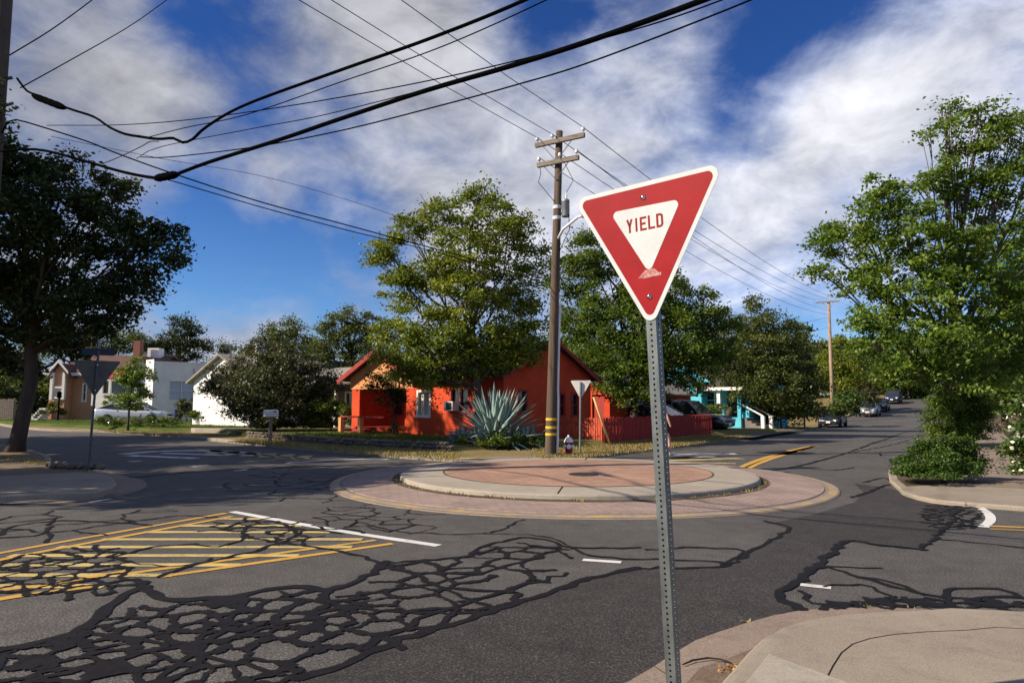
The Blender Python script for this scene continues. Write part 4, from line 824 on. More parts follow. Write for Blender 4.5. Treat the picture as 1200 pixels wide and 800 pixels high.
# ------------------------------------------------------------------ poles and wires
pb = G(645, 533, .13); pt = P(655.5, 156, pb.y); pr0 = Vector((pb.x, pb.y, .13)); up_ = Vector((pt.x-pb.x, 0, pt.z-.13)); PH = up_.length; up_.normalize()
up1 = thing('utility_pole', 'tall brown wooden utility pole with crossarms, transformer and yellow bands on the far corner', 'utility pole', pr0)
at = lambda h: pr0+up_*h
mb = MB(); mb.tube([at(-.3), at(.02), at(3), at(6), at(PH+.05)], [.165, .158, .142, .122, .1], 14); build('shaft', mb, M['pole'], up1, True)
AD = Vector((.86, -.51, 0)).normalized()             # crossarm direction: across the line of wires
def arm(root, h, ln_, off, mat, pins, atf, insul=True):
    c = atf(h)+Vector((AD.y, -AD.x, 0))*.17; mb = MB(); mb.box(c+AD*off, (ln_, .1, .13), rot=Matrix((AD, Vector((-AD.y, AD.x, 0)), Vector((0, 0, 1)))).transposed()); build('crossarm', mb, mat, root)
    tips = []
    for k in pins:
        q = c+AD*(off+k*ln_/2)+Vector((0, 0, .065)); mi = MB(); mi.lathe([(.016, 0), (.016, .07), (.055, .08), (.06, .11), (.035, .13), (.05, .15), (.03, .185), (0, .19)], q, 10); build('insulator', mi, M['ceramic'], root, True); tips.append(q+Vector((0, 0, .17)))
    return c, tips
c1, T1 = arm(up1, PH-.3, 1.6, .1, M['arm'], (-.93, -.3, .95), at)
c2, T2 = arm(up1, PH-.93, 1.35, .06, M['arm'], (-.92, .1, .9), at)
mb = MB()
for k in (-.45, .5): mb.tube([c1+AD*k-Vector((0, 0, .06)), at(PH-.9)+Vector((AD.y, -AD.x, 0))*.14], .014, 5)
for k in (-.4, .42): mb.tube([c2+AD*k-Vector((0, 0, .06)), at(PH-1.45)+Vector((AD.y, -AD.x, 0))*.14], .014, 5)
build('brace', mb, M['grey'], up1)
tc = at(PH-2.55)+Vector((.25, -.06, 0)); mb = MB(); mb.lathe([(0, 0), (.105, .0), (.115, .03), (.115, .44), (.122, .45), (.115, .5), (.06, .53), (0, .54)], tc, 18); tr_ = build('transformer', mb, M['grey'], up1, True)
mb = MB(); mb.lathe([(.02, 0), (.035, .03), (.02, .06), (.035, .09), (.012, .13), (.012, .22)], tc+Vector((.02, 0, .53)), 10); build('bushing', mb, M['ceramic'], up1, True)

for h in (PH-2.15, PH-2.45): mb = MB(); mb.box(at(h)+Vector((.2, -.05, 0)), (.2, .08, .06)); build('mounting_bracket', mb, M['grey'], up1)
for h in (PH-2.3, PH-2.62): mb = MB(); mb.lathe([(.126, 0), (.128, .1)], at(h), 12); build('tag_band', mb, M['ceramic'], up1)
for py in (491, 500.5, 508.5): h = P(646, py, pb.y).z-.13; mb = MB(); mb.lathe([(.157, -.035), (.161, -.033), (.161, .033), (.157, .035)], at(h), 16); build('reflective_band', mb, M['yellow'], up1)
mb = MB(); q = Vector((.175, -.06, 0)); mb.tube([at(.0)+q, at(.35)+q*1.1, at(1.6)+q, at(1.9)+q*.9, at(4.2)+q*.85, at(4.6)+q*.7], .035, 8); build('conduit', mb, M['ceramic'], up1, True)
la = at(P(651, 285, pb.y).z-.1); e1 = P(668, 262, pb.y-.6); e2 = P(684, 253, pb.y-1.0); mb = MB(); mb.tube([la, la.lerp(e1, .5)+Vector((0, 0, .12)), e1, e1.lerp(e2, .6)+Vector((0, 0, .06)), e2], .04, 8); build('lamp_arm', mb, M['ceramic'], up1, True)
mb = MB(); d = (e2-e1).normalized(); d.z = 0; d.normalize(); mb.tube([e2-d*.05, e2+d*.15, e2+d*.4, e2+d*.6], [.05, .11, .14, .06], 10); build('lamp_head', mb, M['grey'], up1, True)
mb = MB(); mb.tube([T2[0], T2[0]+Vector((.05, 0, -.5)), T2[0]+Vector((-.02, 0, -.75)), at(PH-2.1)+Vector((-.1, -.1, 0))], .01, 5); build('jumper_wire', mb, M['black'], up1); mb = MB(); mb.tube([T2[1], T2[2]-Vector((.1, 0, .9)), tc+Vector((.02, 0, .72))], .01, 5); build('jumper_wire', mb, M['black'], up1); mb = MB(); mb.tube([tc+Vector((.08, -.1, .05)), tc+Vector((.1, -.1, -.4)), tc+Vector((0, -.1, -.6)), at(PH-3.8)], .012, 5); build('jumper_wire', mb, M['black'], up1)
mb = MB(); g0 = P(715, 521.5, 24.0); g1 = P(695.5, 465, 23.45); tt = at(5.6); mb.tube([g0, g1], .035, 8); gw = thing('guy_wire', 'slanting guy wire in a faded yellow guard in front of the dark fence', 'guy wire', g0); build('guard', mb, M['guard'], gw, True); mb = MB(); mb.tube([g1, tt], .008, 5); build('strand', mb, M['black'], gw)
# pole at the left edge
lp = Vector((-9.86, 12.55, .13)); lpole = thing('utility_pole', 'dark utility pole at the left edge carrying the thick cables', 'utility pole', lp); latf = lambda h: lp+Vector((0, 0, h))
mb = MB(); mb.tube([latf(-.1), latf(4), latf(11.5)], [.2, .19, .17], 14); build('shaft', mb, M['bark'], lpole, True)
for h, (dx, dy) in ((6.35, (.3, -.05)), (7.05, (.42, -.1)), (7.6, (.3, 0))): mb = MB(); mb.tube([latf(h), latf(h)+Vector((dx, dy, .06))], .03, 6); build('cable_bracket', mb, M['dkgalv'], lpole)
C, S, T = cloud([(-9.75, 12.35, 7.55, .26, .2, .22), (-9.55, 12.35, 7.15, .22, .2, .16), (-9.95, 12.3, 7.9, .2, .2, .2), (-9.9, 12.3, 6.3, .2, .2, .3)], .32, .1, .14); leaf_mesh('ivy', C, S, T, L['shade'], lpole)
# far pole on the hill street
fp = V(30.85, 66); fpt = P(971, 352, fp.y); fr = Vector((fp.x, fp.y, H(*fp)+.1)); fpole = thing('utility_pole', 'pale sunlit utility pole beside the parked black sedan', 'utility pole', fr); fup = Vector((fpt.x-fr.x, 0, fpt.z-fr.z)); FH = fup.length; fup.normalize(); fat = lambda h: fr+fup*h
mb = MB(); mb.tube([fat(-.2), fat(4), fat(FH)], [.19, .17, .13], 12); build('shaft', mb, M['palepole'], fpole, True)
fc, FT = arm(fpole, FH-.15, 2.1, -.1, M['arm'], (-.93, .2, .95), fat)
mb = MB(); mb.tube([fc-AD*.6, fat(FH-.9)], .016, 5); mb.tube([fc+AD*.5, fat(FH-.9)], .016, 5); build('brace', mb, M['grey'], fpole)
def sag(a, b, s, n=24): return [a.lerp(b, i/n)-Vector((0, 0, 4*s*(i/n)*(1-i/n))) for i in range(n+1)]
def wire(label, pts, r, name='overhead_wire', group='overhead wires', extra=None):
    mb = MB(); mb.tube(pts, r, 6); return tag(build(name, mb, M['black'], None, True), label, 'wire', group)
def pwire(label, Aa, Bb, px, r, n=60, name='overhead_wire', smooth=True):
    """wire hanging in the upright plane over the ground line Aa-Bb, its droop read off the picture"""
    nrm = Vector((Bb[1]-Aa[1], Aa[0]-Bb[0], 0)).normalized(); out = []; c = catmull([V(*q) for q in px], n) if smooth else [V(*q) for q in px]
    for q in c:
        d = ray(*q); o_ = Vector((0, 0, 1.6)); tq = (Vector((Aa[0], Aa[1], 0))-o_).dot(nrm)/d.dot(nrm); out.append(o_+d*tq)
    return wire(label, out, r, name)
PA, PB = (-9.7, 12.4), (9.5, -.6)
pwire('thick black cable dipping from the splice at the left pole, topmost of the bundle', PA, PB, [(20, 92), (32, 107), (45, 112), (80, 127), (110, 137), (128, 149), (146, 157), (163, 160), (185, 163), (203, 162), (214, 167), (226, 163), (243, 148), (290, 122), (400, 82), (510, 43), (620, -2), (760, -70)], .019, 90, 'overhead_cable')
pwire('thin wire running just beneath the topmost thick cable', PA, PB, [(170, 162), (216, 150), (290, 134), (400, 96), (520, 54), (645, -2), (760, -60)], .006)
pwire('faint thin wire crossing nearly level above the thick cable splice', PA, PB, [(55, 147), (150, 146), (250, 137), (400, 114), (560, 82), (760, 30), (900, -20)], .006)
pwire('thin wire between the two thick cables', PA, PB, [(160, 186), (189, 172), (300, 150), (400, 130), (600, 76), (820, 0), (900, -40)], .005)
pwire('heaviest black cable sweeping up from the grey splice to the top edge', PA, PB, [(1, 177), (30, 175), (55, 177), (100, 189), (150, 203), (190, 209), (210, 203), (245, 190), (330, 163), (400, 139), (500, 106), (600, 77), (700, 45), (830, -2), (960, -56)], .023, 80, 'overhead_cable')
pwire('thin wire rising just below the heaviest cable', PA, PB, [(165, 184), (200, 184), (300, 172), (400, 153), (500, 128), (600, 101), (700, 70), (885, -2), (960, -40)], .007)
PC = (pb.x, pb.y); pwire('upper cable running from the left pole into the maple crown', PA, PC, [(2, 156), (8, 145), (16, 141), (30, 143), (100, 165), (130, 177), (190, 199), (300, 235), (400, 262), (470, 281), (530, 297), (590, 316), (640, 332)], .014, 60, 'overhead_cable')
pwire('lower cable running from the grey splice into the maple crown', PA, PC, [(190, 210), (205, 213), (300, 241), (400, 268), (470, 285), (540, 304), (640, 340)], .011, 40, 'overhead_cable')
pwire('very faint wire above the two cables that enter the maple', PA, PC, [(60, 160), (190, 186), (300, 205), (400, 232), (490, 262), (560, 285), (645, 300)], .005)
pwire('left of the two thin wires leaving the left pole for the top edge', PA, (-5.5, -9), [(11, 65), (60, 35), (112, -3), (170, -50)], .012)
pwire('right of the two thin wires leaving the left pole for the top edge', PA, (-5, -10), [(24, 103), (80, 72), (150, 32), (200, -3), (260, -45)], .012)
pwire('short twig of loose wire tangled on the cables', PA, PB, [(120, 192), (140, 184), (165, 172), (176, 166), (186, 166)], .006)
# splice cases hang on the cables
def splice(label, Aa, Bb, q0, q1, r, mat):
    nrm = Vector((Bb[1]-Aa[1], Aa[0]-Bb[0], 0)).normalized(); f = lambda q: (lambda d: Vector((0, 0, 1.6))+d*((Vector((Aa[0], Aa[1], 0))-Vector((0, 0, 1.6))).dot(nrm)/d.dot(nrm)))(ray(*q)); a, b = f(q0), f(q1); mb = MB()
    k = [a.lerp(b, i/12) for i in range(13)]; mb.tube(k, [r*.35, r*.8]+[r*(1+.12*(i % 2)) for i in range(9)]+[r*.8, r*.35], 10); return tag(build('splice_case', mb, mat, None, True), label, 'cable splice')
splice('black ribbed splice case on the topmost cable near the left pole', PA, PB, (38, 112), (77, 127), .055, M['black'])
splice('grey splice case at the low point of the heaviest cable', PA, PB, (181, 209.5), (209, 204), .05, M['black'])
# primary wires over the mid pole, on to the far pole
PE = (pb.x-24, pb.y-33)
for nm, tip, px, fi in (('left', 0, (350, 0), 0), ('middle', 1, (388, 0), 1), ('right', 2, (470, 0), 2)):
    tp = T1[tip]; d = ray(*px); nrm = Vector((33, -24, 0)).normalized(); o_ = Vector((0, 0, 1.6)); q = o_+d*((tp-o_).dot(nrm)/d.dot(nrm)); e = q+(q-tp)*.9+Vector((0, 0, .25))
    wire(nm+'most of the three thin wires coming down to the mid pole crossarm' if nm != 'middle' else 'middle one of the three thin wires coming down to the mid pole crossarm', [tp, tp.lerp(q, .5)-Vector((0, 0, .05)), q, e], .009)
    wire({'left': 'lowest of the three wires running on from the mid pole to the far pole', 'middle': 'middle of the three wires running on from the mid pole to the far pole', 'right': 'uppermost of the three wires running on from the mid pole to the far pole'}[nm], sag(tp, FT[fi], .75), .011)
for k in (0, 2): wire(('lower secondary wire sagging behind the big sign to the far pole', 'upper secondary wire sagging behind the big sign to the far pole')[k//2], sag(T2[k], fat(FH-1.0-.4*(k == 0))+AD*.1*k, .9), .01)
for a, s_ in ((fat(FH-1.6), .7), (fat(FH-2.6), .5)): wire(('faint service wire running left from the upper shaft of the far pole', 'faint service wire running left from lower on the far pole')[a.z < fat(FH-2).z], sag(a, P(840, 372 if s_ > .6 else 396, 60), s_), .012)

# ------------------------------------------------------------------ houses
DL = V(-.754, .657); DR = V(.657, .754); NF = -DR; NR = -DL
def wall(mb, a, d, ln_, z0, z1, nout, ops=(), th=.16):
    """upright wall from a along d with rectangular openings (s0, s1, z0, z1)"""
    xs = sorted({0.0, ln_, *[o[0] for o in ops], *[o[1] for o in ops]}); zs = sorted({z0, z1, *[o[2] for o in ops], *[o[3] for o in ops]})
    n = V(nout[0], nout[1])*-th
    for i in range(len(xs)-1):
        for j in range(len(zs)-1):
            xm, zm = (xs[i]+xs[i+1])/2, (zs[j]+zs[j+1])/2
            if any(o[0] < xm < o[1] and o[2] < zm < o[3] for o in ops): continue
            p, q = a+d*xs[i], a+d*xs[i+1]; mb.add([(p.x, p.y, zs[j]), (q.x, q.y, zs[j]), (q.x, q.y, zs[j+1]), (p.x, p.y, zs[j+1])], [(0, 1, 2, 3)])
    for o in ops:                                     # reveals
        p, q = a+d*o[0], a+d*o[1]; r, s = p+n, q+n
        for (u, zu, v_, zv) in ((p, o[2], q, o[2]), (p, o[3], q, o[3])): mb.add([(p.x, p.y, zu), (q.x, q.y, zu), (s.x, s.y, zu), (r.x, r.y, zu)], [(0, 1, 2, 3)])
        for u, v_ in ((p, r), (q, s)): mb.add([(u.x, u.y, o[2]), (v_.x, v_.y, o[2]), (v_.x, v_.y, o[3]), (u.x, u.y, o[3])], [(0, 1, 2, 3)])
def gable(mb, a, d, ln_, z0, zp, ps=.5): p, q, m_ = a, a+d*ln_, a+d*ln_*ps; mb.add([(p.x, p.y, z0), (q.x, q.y, z0), (m_.x, m_.y, zp)], [(0, 1, 2)])
def window(root, a, d, nout, o, fm, pm, mull=1, hb=0, fw=.06, depth=.1, label=None):
    mb = MB(); n = V(nout[0], nout[1]); M3 = Matrix((Vector((d.x, d.y, 0)), Vector((n.x, n.y, 0)), Vector((0, 0, 1)))).transposed()
    def bar(s0, s1, za, zb, dep=.1, off=-.03): c = a+d*((s0+s1)/2)+n*off; mb.box((c.x, c.y, (za+zb)/2), (s1-s0, dep, zb-za), rot=M3)
    s0, s1, za, zb = o; bar(s0-.03, s0+fw, za+fw, zb-fw); bar(s1-fw, s1+.03, za+fw, zb-fw); bar(s0-.03, s1+.03, zb-fw, zb+.03); bar(s0-.06, s1+.06, za-.05, za+fw, .16)
    for k in range(mull): m_ = s0+(s1-s0)*(k+1)/(mull+1); bar(m_-.025, m_+.025, za+fw, zb-fw, .06, -.04)
    for k in range(hb): m_ = za+(zb-za)*(k+1)/(hb+1); bar(s0+fw, s1-fw, m_-.02, m_+.02, .05, -.042)
    f = build('window', mb, fm, root); mb = MB(); p, q = a+d*(s0+.02)-n*depth, a+d*(s1-.02)-n*depth; mb.add([(p.x, p.y, za), (q.x, q.y, za), (q.x, q.y, zb), (p.x, p.y, zb)], [(0, 1, 2, 3)])
    pn = build('pane', mb, pm, root); pn.parent = f; return f
def roof_slab(mb, pts, th=.1):
    n = (Vector(pts[1])-Vector(pts[0])).cross(Vector(pts[2])-Vector(pts[0])).normalized()
    if n.z < 0: pts = pts[::-1]; n = -n
    k = len(pts); mb.add([Vector(p) for p in pts]+[Vector(p)+n*th for p in pts], [tuple(range(k))[::-1], tuple(range(k, 2*k))]+[(i, (i+1) % k, k+(i+1) % k, k+i) for i in range(k)])
def gable_roof(mb, a, d, ln_, e, wd, ze, zr, over=.35, th=.1, ends=.3):
    """ridge along d; a = wall corner, e = direction across"""
    sl = (zr-ze)/(wd/2); A = a-d*ends; B = a+d*(ln_+ends); lo = ze-over*sl
    p = lambda q, s, z: (q.x+e.x*s, q.y+e.y*s, z)
    roof_slab(mb, [p(A, -over, lo), p(B, -over, lo), p(B, wd/2+.01, zr), p(A, wd/2+.01, zr)], th); roof_slab(mb, [p(A, wd+over, lo), p(B, wd+over, lo), p(B, wd/2-.01, zr), p(A, wd/2-.01, zr)], th)
def boxw(mb, a, d, e, s0, s1, t0, t1, z0, z1):
    c = a+d*((s0+s1)/2)+e*((t0+t1)/2); mb.box((c.x, c.y, (z0+z1)/2), (abs(s1-s0), abs(t1-t0), z1-z0), rot=Matrix((Vector((d.x, d.y, 0)), Vector((e.x, e.y, 0)), Vector((0, 0, 1)))).transposed())
# the red house on the corner
C = V(-.3, 25.2); E0 = .28; rh = thing('red_house', 'low red orange stucco house with gabled porch on the far corner behind the agave', 'house', (C.x+DL.x*4.6+DR.x*2.8, C.y+DL.y*4.6+DR.y*2.8, E0))
ow = [(1.79, 2.83, 1.26, 2.18), (4.0, 4.8, 1.05, 2.1)]; oporch = (5.5, 8.73, .55, 2.2); ZW = 2.72
mb = MB(); wall(mb, C, DL, 9.3, E0, ZW, NF, ow+[oporch]); og = [(.85, 1.35, 1.25, 2.1), (3.37, 3.76, 1.04, 2.0), (4.19, 4.67, 1.04, 2.0)]
wall(mb, C, DR, 5.6, E0, ZW, NR, og); gable(mb, C, DR, 5.6, ZW, 4.02); wall(mb, C+DL*9.3, DR, 5.6, E0, ZW, DL); wall(mb, C+DR*5.6, DL, 9.3, E0, ZW, DR)
bk = C+DR*1.7; ob = [(7.7, 8.5, 1.0, 2.1), (5.75, 6.5, .58, 2.05)]; wall(mb, bk+DL*5.3, DL, 3.6, E0, ZW, NF, [(o[0]-5.3, o[1]-5.3, o[2], o[3]) for o in ob]); wall(mb, C+DL*5.35+DR*.02, DR, 1.66, E0, ZW, DL); wall(mb, C+DL*8.88+DR*.02, DR, 1.66, E0, ZW, NR)
build('wall', mb, M['redwall'], rh)
mb = MB(); boxw(mb, C, DL, DR, 5.3, 8.9, .03, 1.7, E0, .55); boxw(mb, C, DL, DR, 5.36, 8.86, .2, 1.68, 2.3, 2.36); build('porch_floor', mb, M['redtrim'], rh)
mb = MB(); gable(mb, C+DL*4.9-DR*.01+NF*.012, DL, 4.6, ZW-.45+.0, ZW-.44); a_ = C+DL*5.0+NF*.02; p, q, m_ = a_, a_+DL*4.42, a_+DL*2.21; mb.v = []; mb.f = []; mb.add([(p.x, p.y, 2.22), (q.x, q.y, 2.22), (q.x, q.y, ZW+.02), (m_.x, m_.y, 3.74), (p.x, p.y, ZW+.02)], [(0, 1, 2, 3, 4)]); mb.add([(p.x+DR.x*.014, p.y+DR.y*.014, 2.22), (q.x+DR.x*.014, q.y+DR.y*.014, 2.22), (q.x, q.y, 2.22), (p.x, p.y, 2.22)], [(0, 1, 2, 3)])
build('porch_gable', mb, M['peach'], rh)
mb = MB(); gable_roof(mb, C, DL, 5.0, DR, 5.6, ZW, 4.02, .4, .1, .32); rf = build('roof', mb, M['roofdark'], rh)
mb = MB(); gable_roof(mb, C+DL*5.0, DR, 5.6, DL, 4.42, ZW+.03, 3.8, .35, .11, .4); build('porch_roof', mb, M['roofdark'], rh); mb = MB(); gable_roof(mb, C+DL*5.0+NF*.43, DR, .05, DL, 4.42, ZW-.06, 3.71, .42, .2, 0); build('bargeboard', mb, M['redtrim'], rh)
mb = MB()
for t0, t1 in (((-.4, 2.36), (2.8, 4.0)), ((6.0, 2.36), (2.8, 4.0))):
    A_ = C+NR*.335; a1, b1 = A_+DR*t0[0], A_+DR*t1[0]; mb.strip([(a1.x, a1.y, t0[1]+.17), (b1.x, b1.y, t1[1]+.17)], [(a1.x, a1.y, t0[1]), (b1.x, b1.y, t1[1])])
build('bargeboard', mb, M['redtrim'], rh)
window(rh, C, DL, NF, ow[0], M['redtrim'], M['glass'], 1); window(rh, C, DL, NF, ow[1], M['white'], M['blind'], 1)
for o_ in og: window(rh, C, DR, NR, o_, M['redtrim'], M['glass'], 0, 1)
window(rh, bk, DL, NF, ob[0], M['redtrim'], M['glass'], 0, 1)
mb = MB(); boxw(mb, bk, DL, DR, 5.76, 6.49, .04, .09, .58, 2.05); dr_ = build('door', mb, M['white'], rh); mb = MB(); c = bk+DL*5.85; mb.tube([(c.x, c.y, 1.25), (c.x+NF.x*.08, c.y+NF.y*.08, 1.25)], .03, 8); hn = build('handle', mb, M['grey'], rh); hn.parent = dr_
mb = MB(); boxw(mb, C, DL, NF, 2.35, 2.83, .0, .35, 1.3, 1.66); ac = build('air_conditioner', mb, M['white'], rh); mb = MB(); boxw(mb, C, DL, NF, 2.4, 2.7, .352, .36, 1.34, 1.62); gl = build('grille', mb, M['blackplastic'], rh); gl.parent = ac
mb = MB()
for k in range(3): boxw(mb, C, DL, NF, 7.55, 8.75, .02+.28*(2-k)*0, .28*(3-k), E0+.0+.09*k, E0+.09*(k+1))
build('steps', mb, M['redtrim'], rh)
mb = MB(); boxw(mb, C, DL, NF, 5.8, 8.85, .86, .92, .98, 1.04); build('handrail', mb, M['redtrim'], rh)
for s in (7.45, 8.85): mb = MB(); boxw(mb, C, DL, NF, s-.09, s+.09, .78, .96, E0-.1, .975); build('porch_post', mb, M['peach'], rh)
# rear wing of the red house (own roof)
K = V(4.7, 33.0); rw = thing('red_house', 'red rear wing with grey shingle roof and curtained window behind the picket fence', 'house', (K.x+DR.x*4, K.y+DR.y*4, .1))
osd = [(1.6, 3.4, .95, 1.95), (3.75, 4.9, .95, 1.95)]
mb = MB(); wall(mb, K, DL, 3.6, 0, 2.12, NF, [(.32, 1.02, .12, 2.0)]); wall(mb, K, DR, 8.5, 0, 2.12, NR, osd); wall(mb, K+DR*8.5, DL, 3.6, 0, 2.12, DR); gable(mb, K+NF*.0, DL, 3.6, 2.12, 2.9); build('wall', mb, M['redwall'], rw)
mb = MB(); boxw(mb, K, DL, DR, .33, 1.01, .1, .15, .12, 2.0); build('door', mb, M['redtrim'], rw)
mb = MB(); gable_roof(mb, K, DR, 8.5, DL, 3.6, 2.12, 3.0, .3, .1, .3); build('roof', mb, M['rooffelt'], rw)
for o_ in osd: window(rw, K, DR, NR, o_, M['redtrim'], M['curtain'], 0)
# picket fence
K2 = V(3.2, 24.2); pf = thing('picket_fence', 'red picket fence turning the corner of the red house yard', 'fence', (K2.x, K2.y, .13))
def pickets(a, d, n, ln_, h, step, wd, mat, z0f):
    mb = MB(); k = int(ln_/step)
    for i in range(k):
        s = step*(i+.5)+random.uniform(-.008, .008); z0 = z0f+.05; hh = h+random.uniform(-.03, .03); c = a+d*s+n*.03; lean = random.gauss(0, .008)
        pts = [(-wd/2, 0), (wd/2, 0), (wd/2+lean, hh-.05), (lean, hh), (-wd/2+lean, hh-.05)]
        mb.add([(c.x+d.x*x-n.x*.009, c.y+d.y*x-n.y*.009, z0+z) for x, z in pts]+[(c.x+d.x*x+n.x*.009, c.y+d.y*x+n.y*.009, z0+z) for x, z in pts], [(0, 1, 2, 3, 4)[::-1], (5, 6, 7, 8, 9)]+[(i_, (i_+1) % 5, 5+(i_+1) % 5, 5+i_) for i_ in range(5)])
    build('picket_panel', mb, mat, pf); mb = MB()
    for z in (.28, h-.2): boxw(mb, a, d, n, 0, ln_, -.02, .018, z0f+z, z0f+z+.08)
    build('rail', mb, mat, pf)
pickets(K2, DL, NF, 2.2, .9, .098, .066, M['fencered'], .14); pickets(K2, DR, NR, 8.7, .92, .1, .085, M['fenceshade'], .13)
for a, d, ss in ((K2, DL, (0.0, 2.2)), (K2, DR, (2.2, 4.4, 6.6, 8.7))):
    for s in ss: c = a+d*s-(NF+NR)*.05; mb = MB(); mb.box((c.x, c.y, .55), (.1, .1, .95), math.atan2(d.y, d.x)); build('post', mb, M['fencered'] if s < 2.3 and d is DL else M['fenceshade'], pf)
# turquoise house
Q = V(15.2, 45.6); EB = .12; bh = thing('blue_house', 'turquoise cottage with white porch column and steps behind the trees', 'house', (Q.x+DL.x*3.5+DR.x*3, Q.y+DL.y*3.5+DR.y*3, EB))
mb = MB(); wall(mb, Q+DR*1.8, DL, 8, -.5, 2.9, NF, [(2.6, 3.4, 1.2, 2.4), (5.2, 6.0, 1.2, 2.4), (.9, 1.7, .7, 2.5)]); wall(mb, Q+DR*1.8, DR, 7, -.5, 2.9, NR, [(.8, 1.7, .7, 2.6), (3.5, 4.5, 1.2, 2.3)]); wall(mb, Q+DL*8+DR*1.8, DR, 7, 0, 2.9, DL); gable(mb, Q+DR*1.8+DL*2.6, DL, 5.2, 2.9, 4.5)
wall(mb, Q+DL*3.2+DR*.6, DL, 2.2, -.5, 2.5, NF, [(.75, 1.35, 1.3, 2.2)]); gable(mb, Q+DL*3.2+DR*.6, DL, 2.2, 2.5, 3.4); wall(mb, Q+DL*3.2+DR*.6, DR, 1.3, 0, 2.5, NR); build('wall', mb, M['bluewall'], bh)
mb = MB(); gable_roof(mb, Q+DR*1.8+DL*.0, DL, 8, DR, 7, 2.9, 4.6, .4, .12, .3); gable_roof(mb, Q+DL*3.2+DR*.6, DR, 3, DL, 2.2, 2.5, 3.45, .25, .08, .25); build('roof', mb, M['roofdark'], bh)
mb = MB(); boxw(mb, Q, DL, DR, -.25, 3.1, -.25, 1.78, 2.45, 2.66); build('porch_roof', mb, M['white'], bh)
mb = MB(); boxw(mb, Q, DL, DR, 0, 3.1, 0, 1.78, -.6, .62); build('porch_floor', mb, M['bluewall'], bh)
for s, t_ in ((.12, .12), (1.55, .12), (2.9, .12), (.12, 1.5)): mb = MB(); boxw(mb, Q, DL, DR, s-.12, s+.12, t_-.1, t_+.1, .62, 2.45); build('porch_column', mb, M['white'] if s > 1 and s < 2 else M['bluewall'], bh)
mb = MB()
for k in range(4): boxw(mb, Q, DR, NR, .25, 1.5, 0, .3*(4-k), -.05+.16*k, .11+.16*k)
build('steps', mb, M['greywall'], bh)
mb = MB(); A_ = Q+DR*.2; B_ = Q+DR*.2+NR*1.4
for o_ in (0, 1.4): a1, b1 = A_+DR*o_, B_+DR*o_; mb.tube([(a1.x, a1.y, 1.5), (b1.x, b1.y, .75)], .055, 5); mb.box((b1.x, b1.y, .3), (.22, .22, .9), .85)
build('handrail', mb, M['white'], bh)
for a, d, n, o_ in ((Q+DR*1.8, DL, NF, (2.6, 3.4, 1.2, 2.4)), (Q+DR*1.8, DL, NF, (5.2, 6.0, 1.2, 2.4)), (Q+DR*1.8, DR, NR, (3.5, 4.5, 1.2, 2.3)), (Q+DL*3.2+DR*.6, DL, NF, (.75, 1.35, 1.3, 2.2))): window(bh, a, d, n, o_, M['white'], M['glass'], 0, 1)
mb = MB(); boxw(mb, Q+DR*1.8, DL, DR, .9, 1.7, .08, .13, .7, 2.5); build('door', mb, M['roofdark'], bh)
# flat roofed grey house between the dusty bush and the red porch
a = V(-7.6, 34.6); gh = thing('grey_house', 'low house with pale grey roof and rooftop cooler left of the red gable', 'house', (a.x+DL.x*3, a.y+DL.y*3+2, .3))
mb = MB(); wall(mb, a+DR*1.5, DL, 7, .2, 2.9, NF, [(.6, 1.5, .4, 2.2), (2.4, 3.5, 1.1, 2.2)]); wall(mb, a+DR*1.5, DR, 5, .2, 2.9, NR); wall(mb, a+DL*7+DR*1.5, DR, 5, .2, 2.9, DL); build('wall', mb, M['greywall'], gh)
mb = MB(); p = lambda s, t_, z: (a.x+DL.x*s+DR.x*t_, a.y+DL.y*s+DR.y*t_, z); roof_slab(mb, [p(-.3, -.3, 2.55), p(7.4, -.3, 2.55), p(7.4, 3.6, 3.6), p(-.3, 3.6, 3.6)], .16); roof_slab(mb, [p(-.3, 3.59, 3.6), p(7.4, 3.59, 3.6), p(7.4, 7, 2.7), p(-.3, 7, 2.7)], .16); build('roof', mb, M['rooffelt'], gh)
for s in (.0, 2.2, 4.6): mb = MB(); boxw(mb, a, DL, DR, s-.07, s+.07, -.07, .07, .2, 2.55); build('porch_post', mb, M['white'], gh)
window(gh, a+DR*1.5, DL, NF, (2.4, 3.5, 1.1, 2.2), M['white'], M['glass'], 1); mb = MB(); boxw(mb, a+DR*1.5, DL, DR, .6, 1.5, .08, .12, .4, 2.2); build('door', mb, M['white'], gh)
mb = MB(); cc = p(1.6, 2.1, 3.62); mb.box(cc, (.85, .7, .6), .7); cl_ = build('rooftop_cooler', mb, M['white'], gh, bevel=.04); mb = MB(); cc = p(.7, 1.7, 3.6); mb.tube([(cc[0], cc[1], cc[2]-.3), (cc[0], cc[1], cc[2]+.1)], .35, 12); mb.tube([(cc[0], cc[1]-.3, cc[2]-.1), (cc[0]+.1, cc[1]-.36, cc[2]+.1)], .3, 12); build('roof_vent', mb, M['dkgalv'], gh)
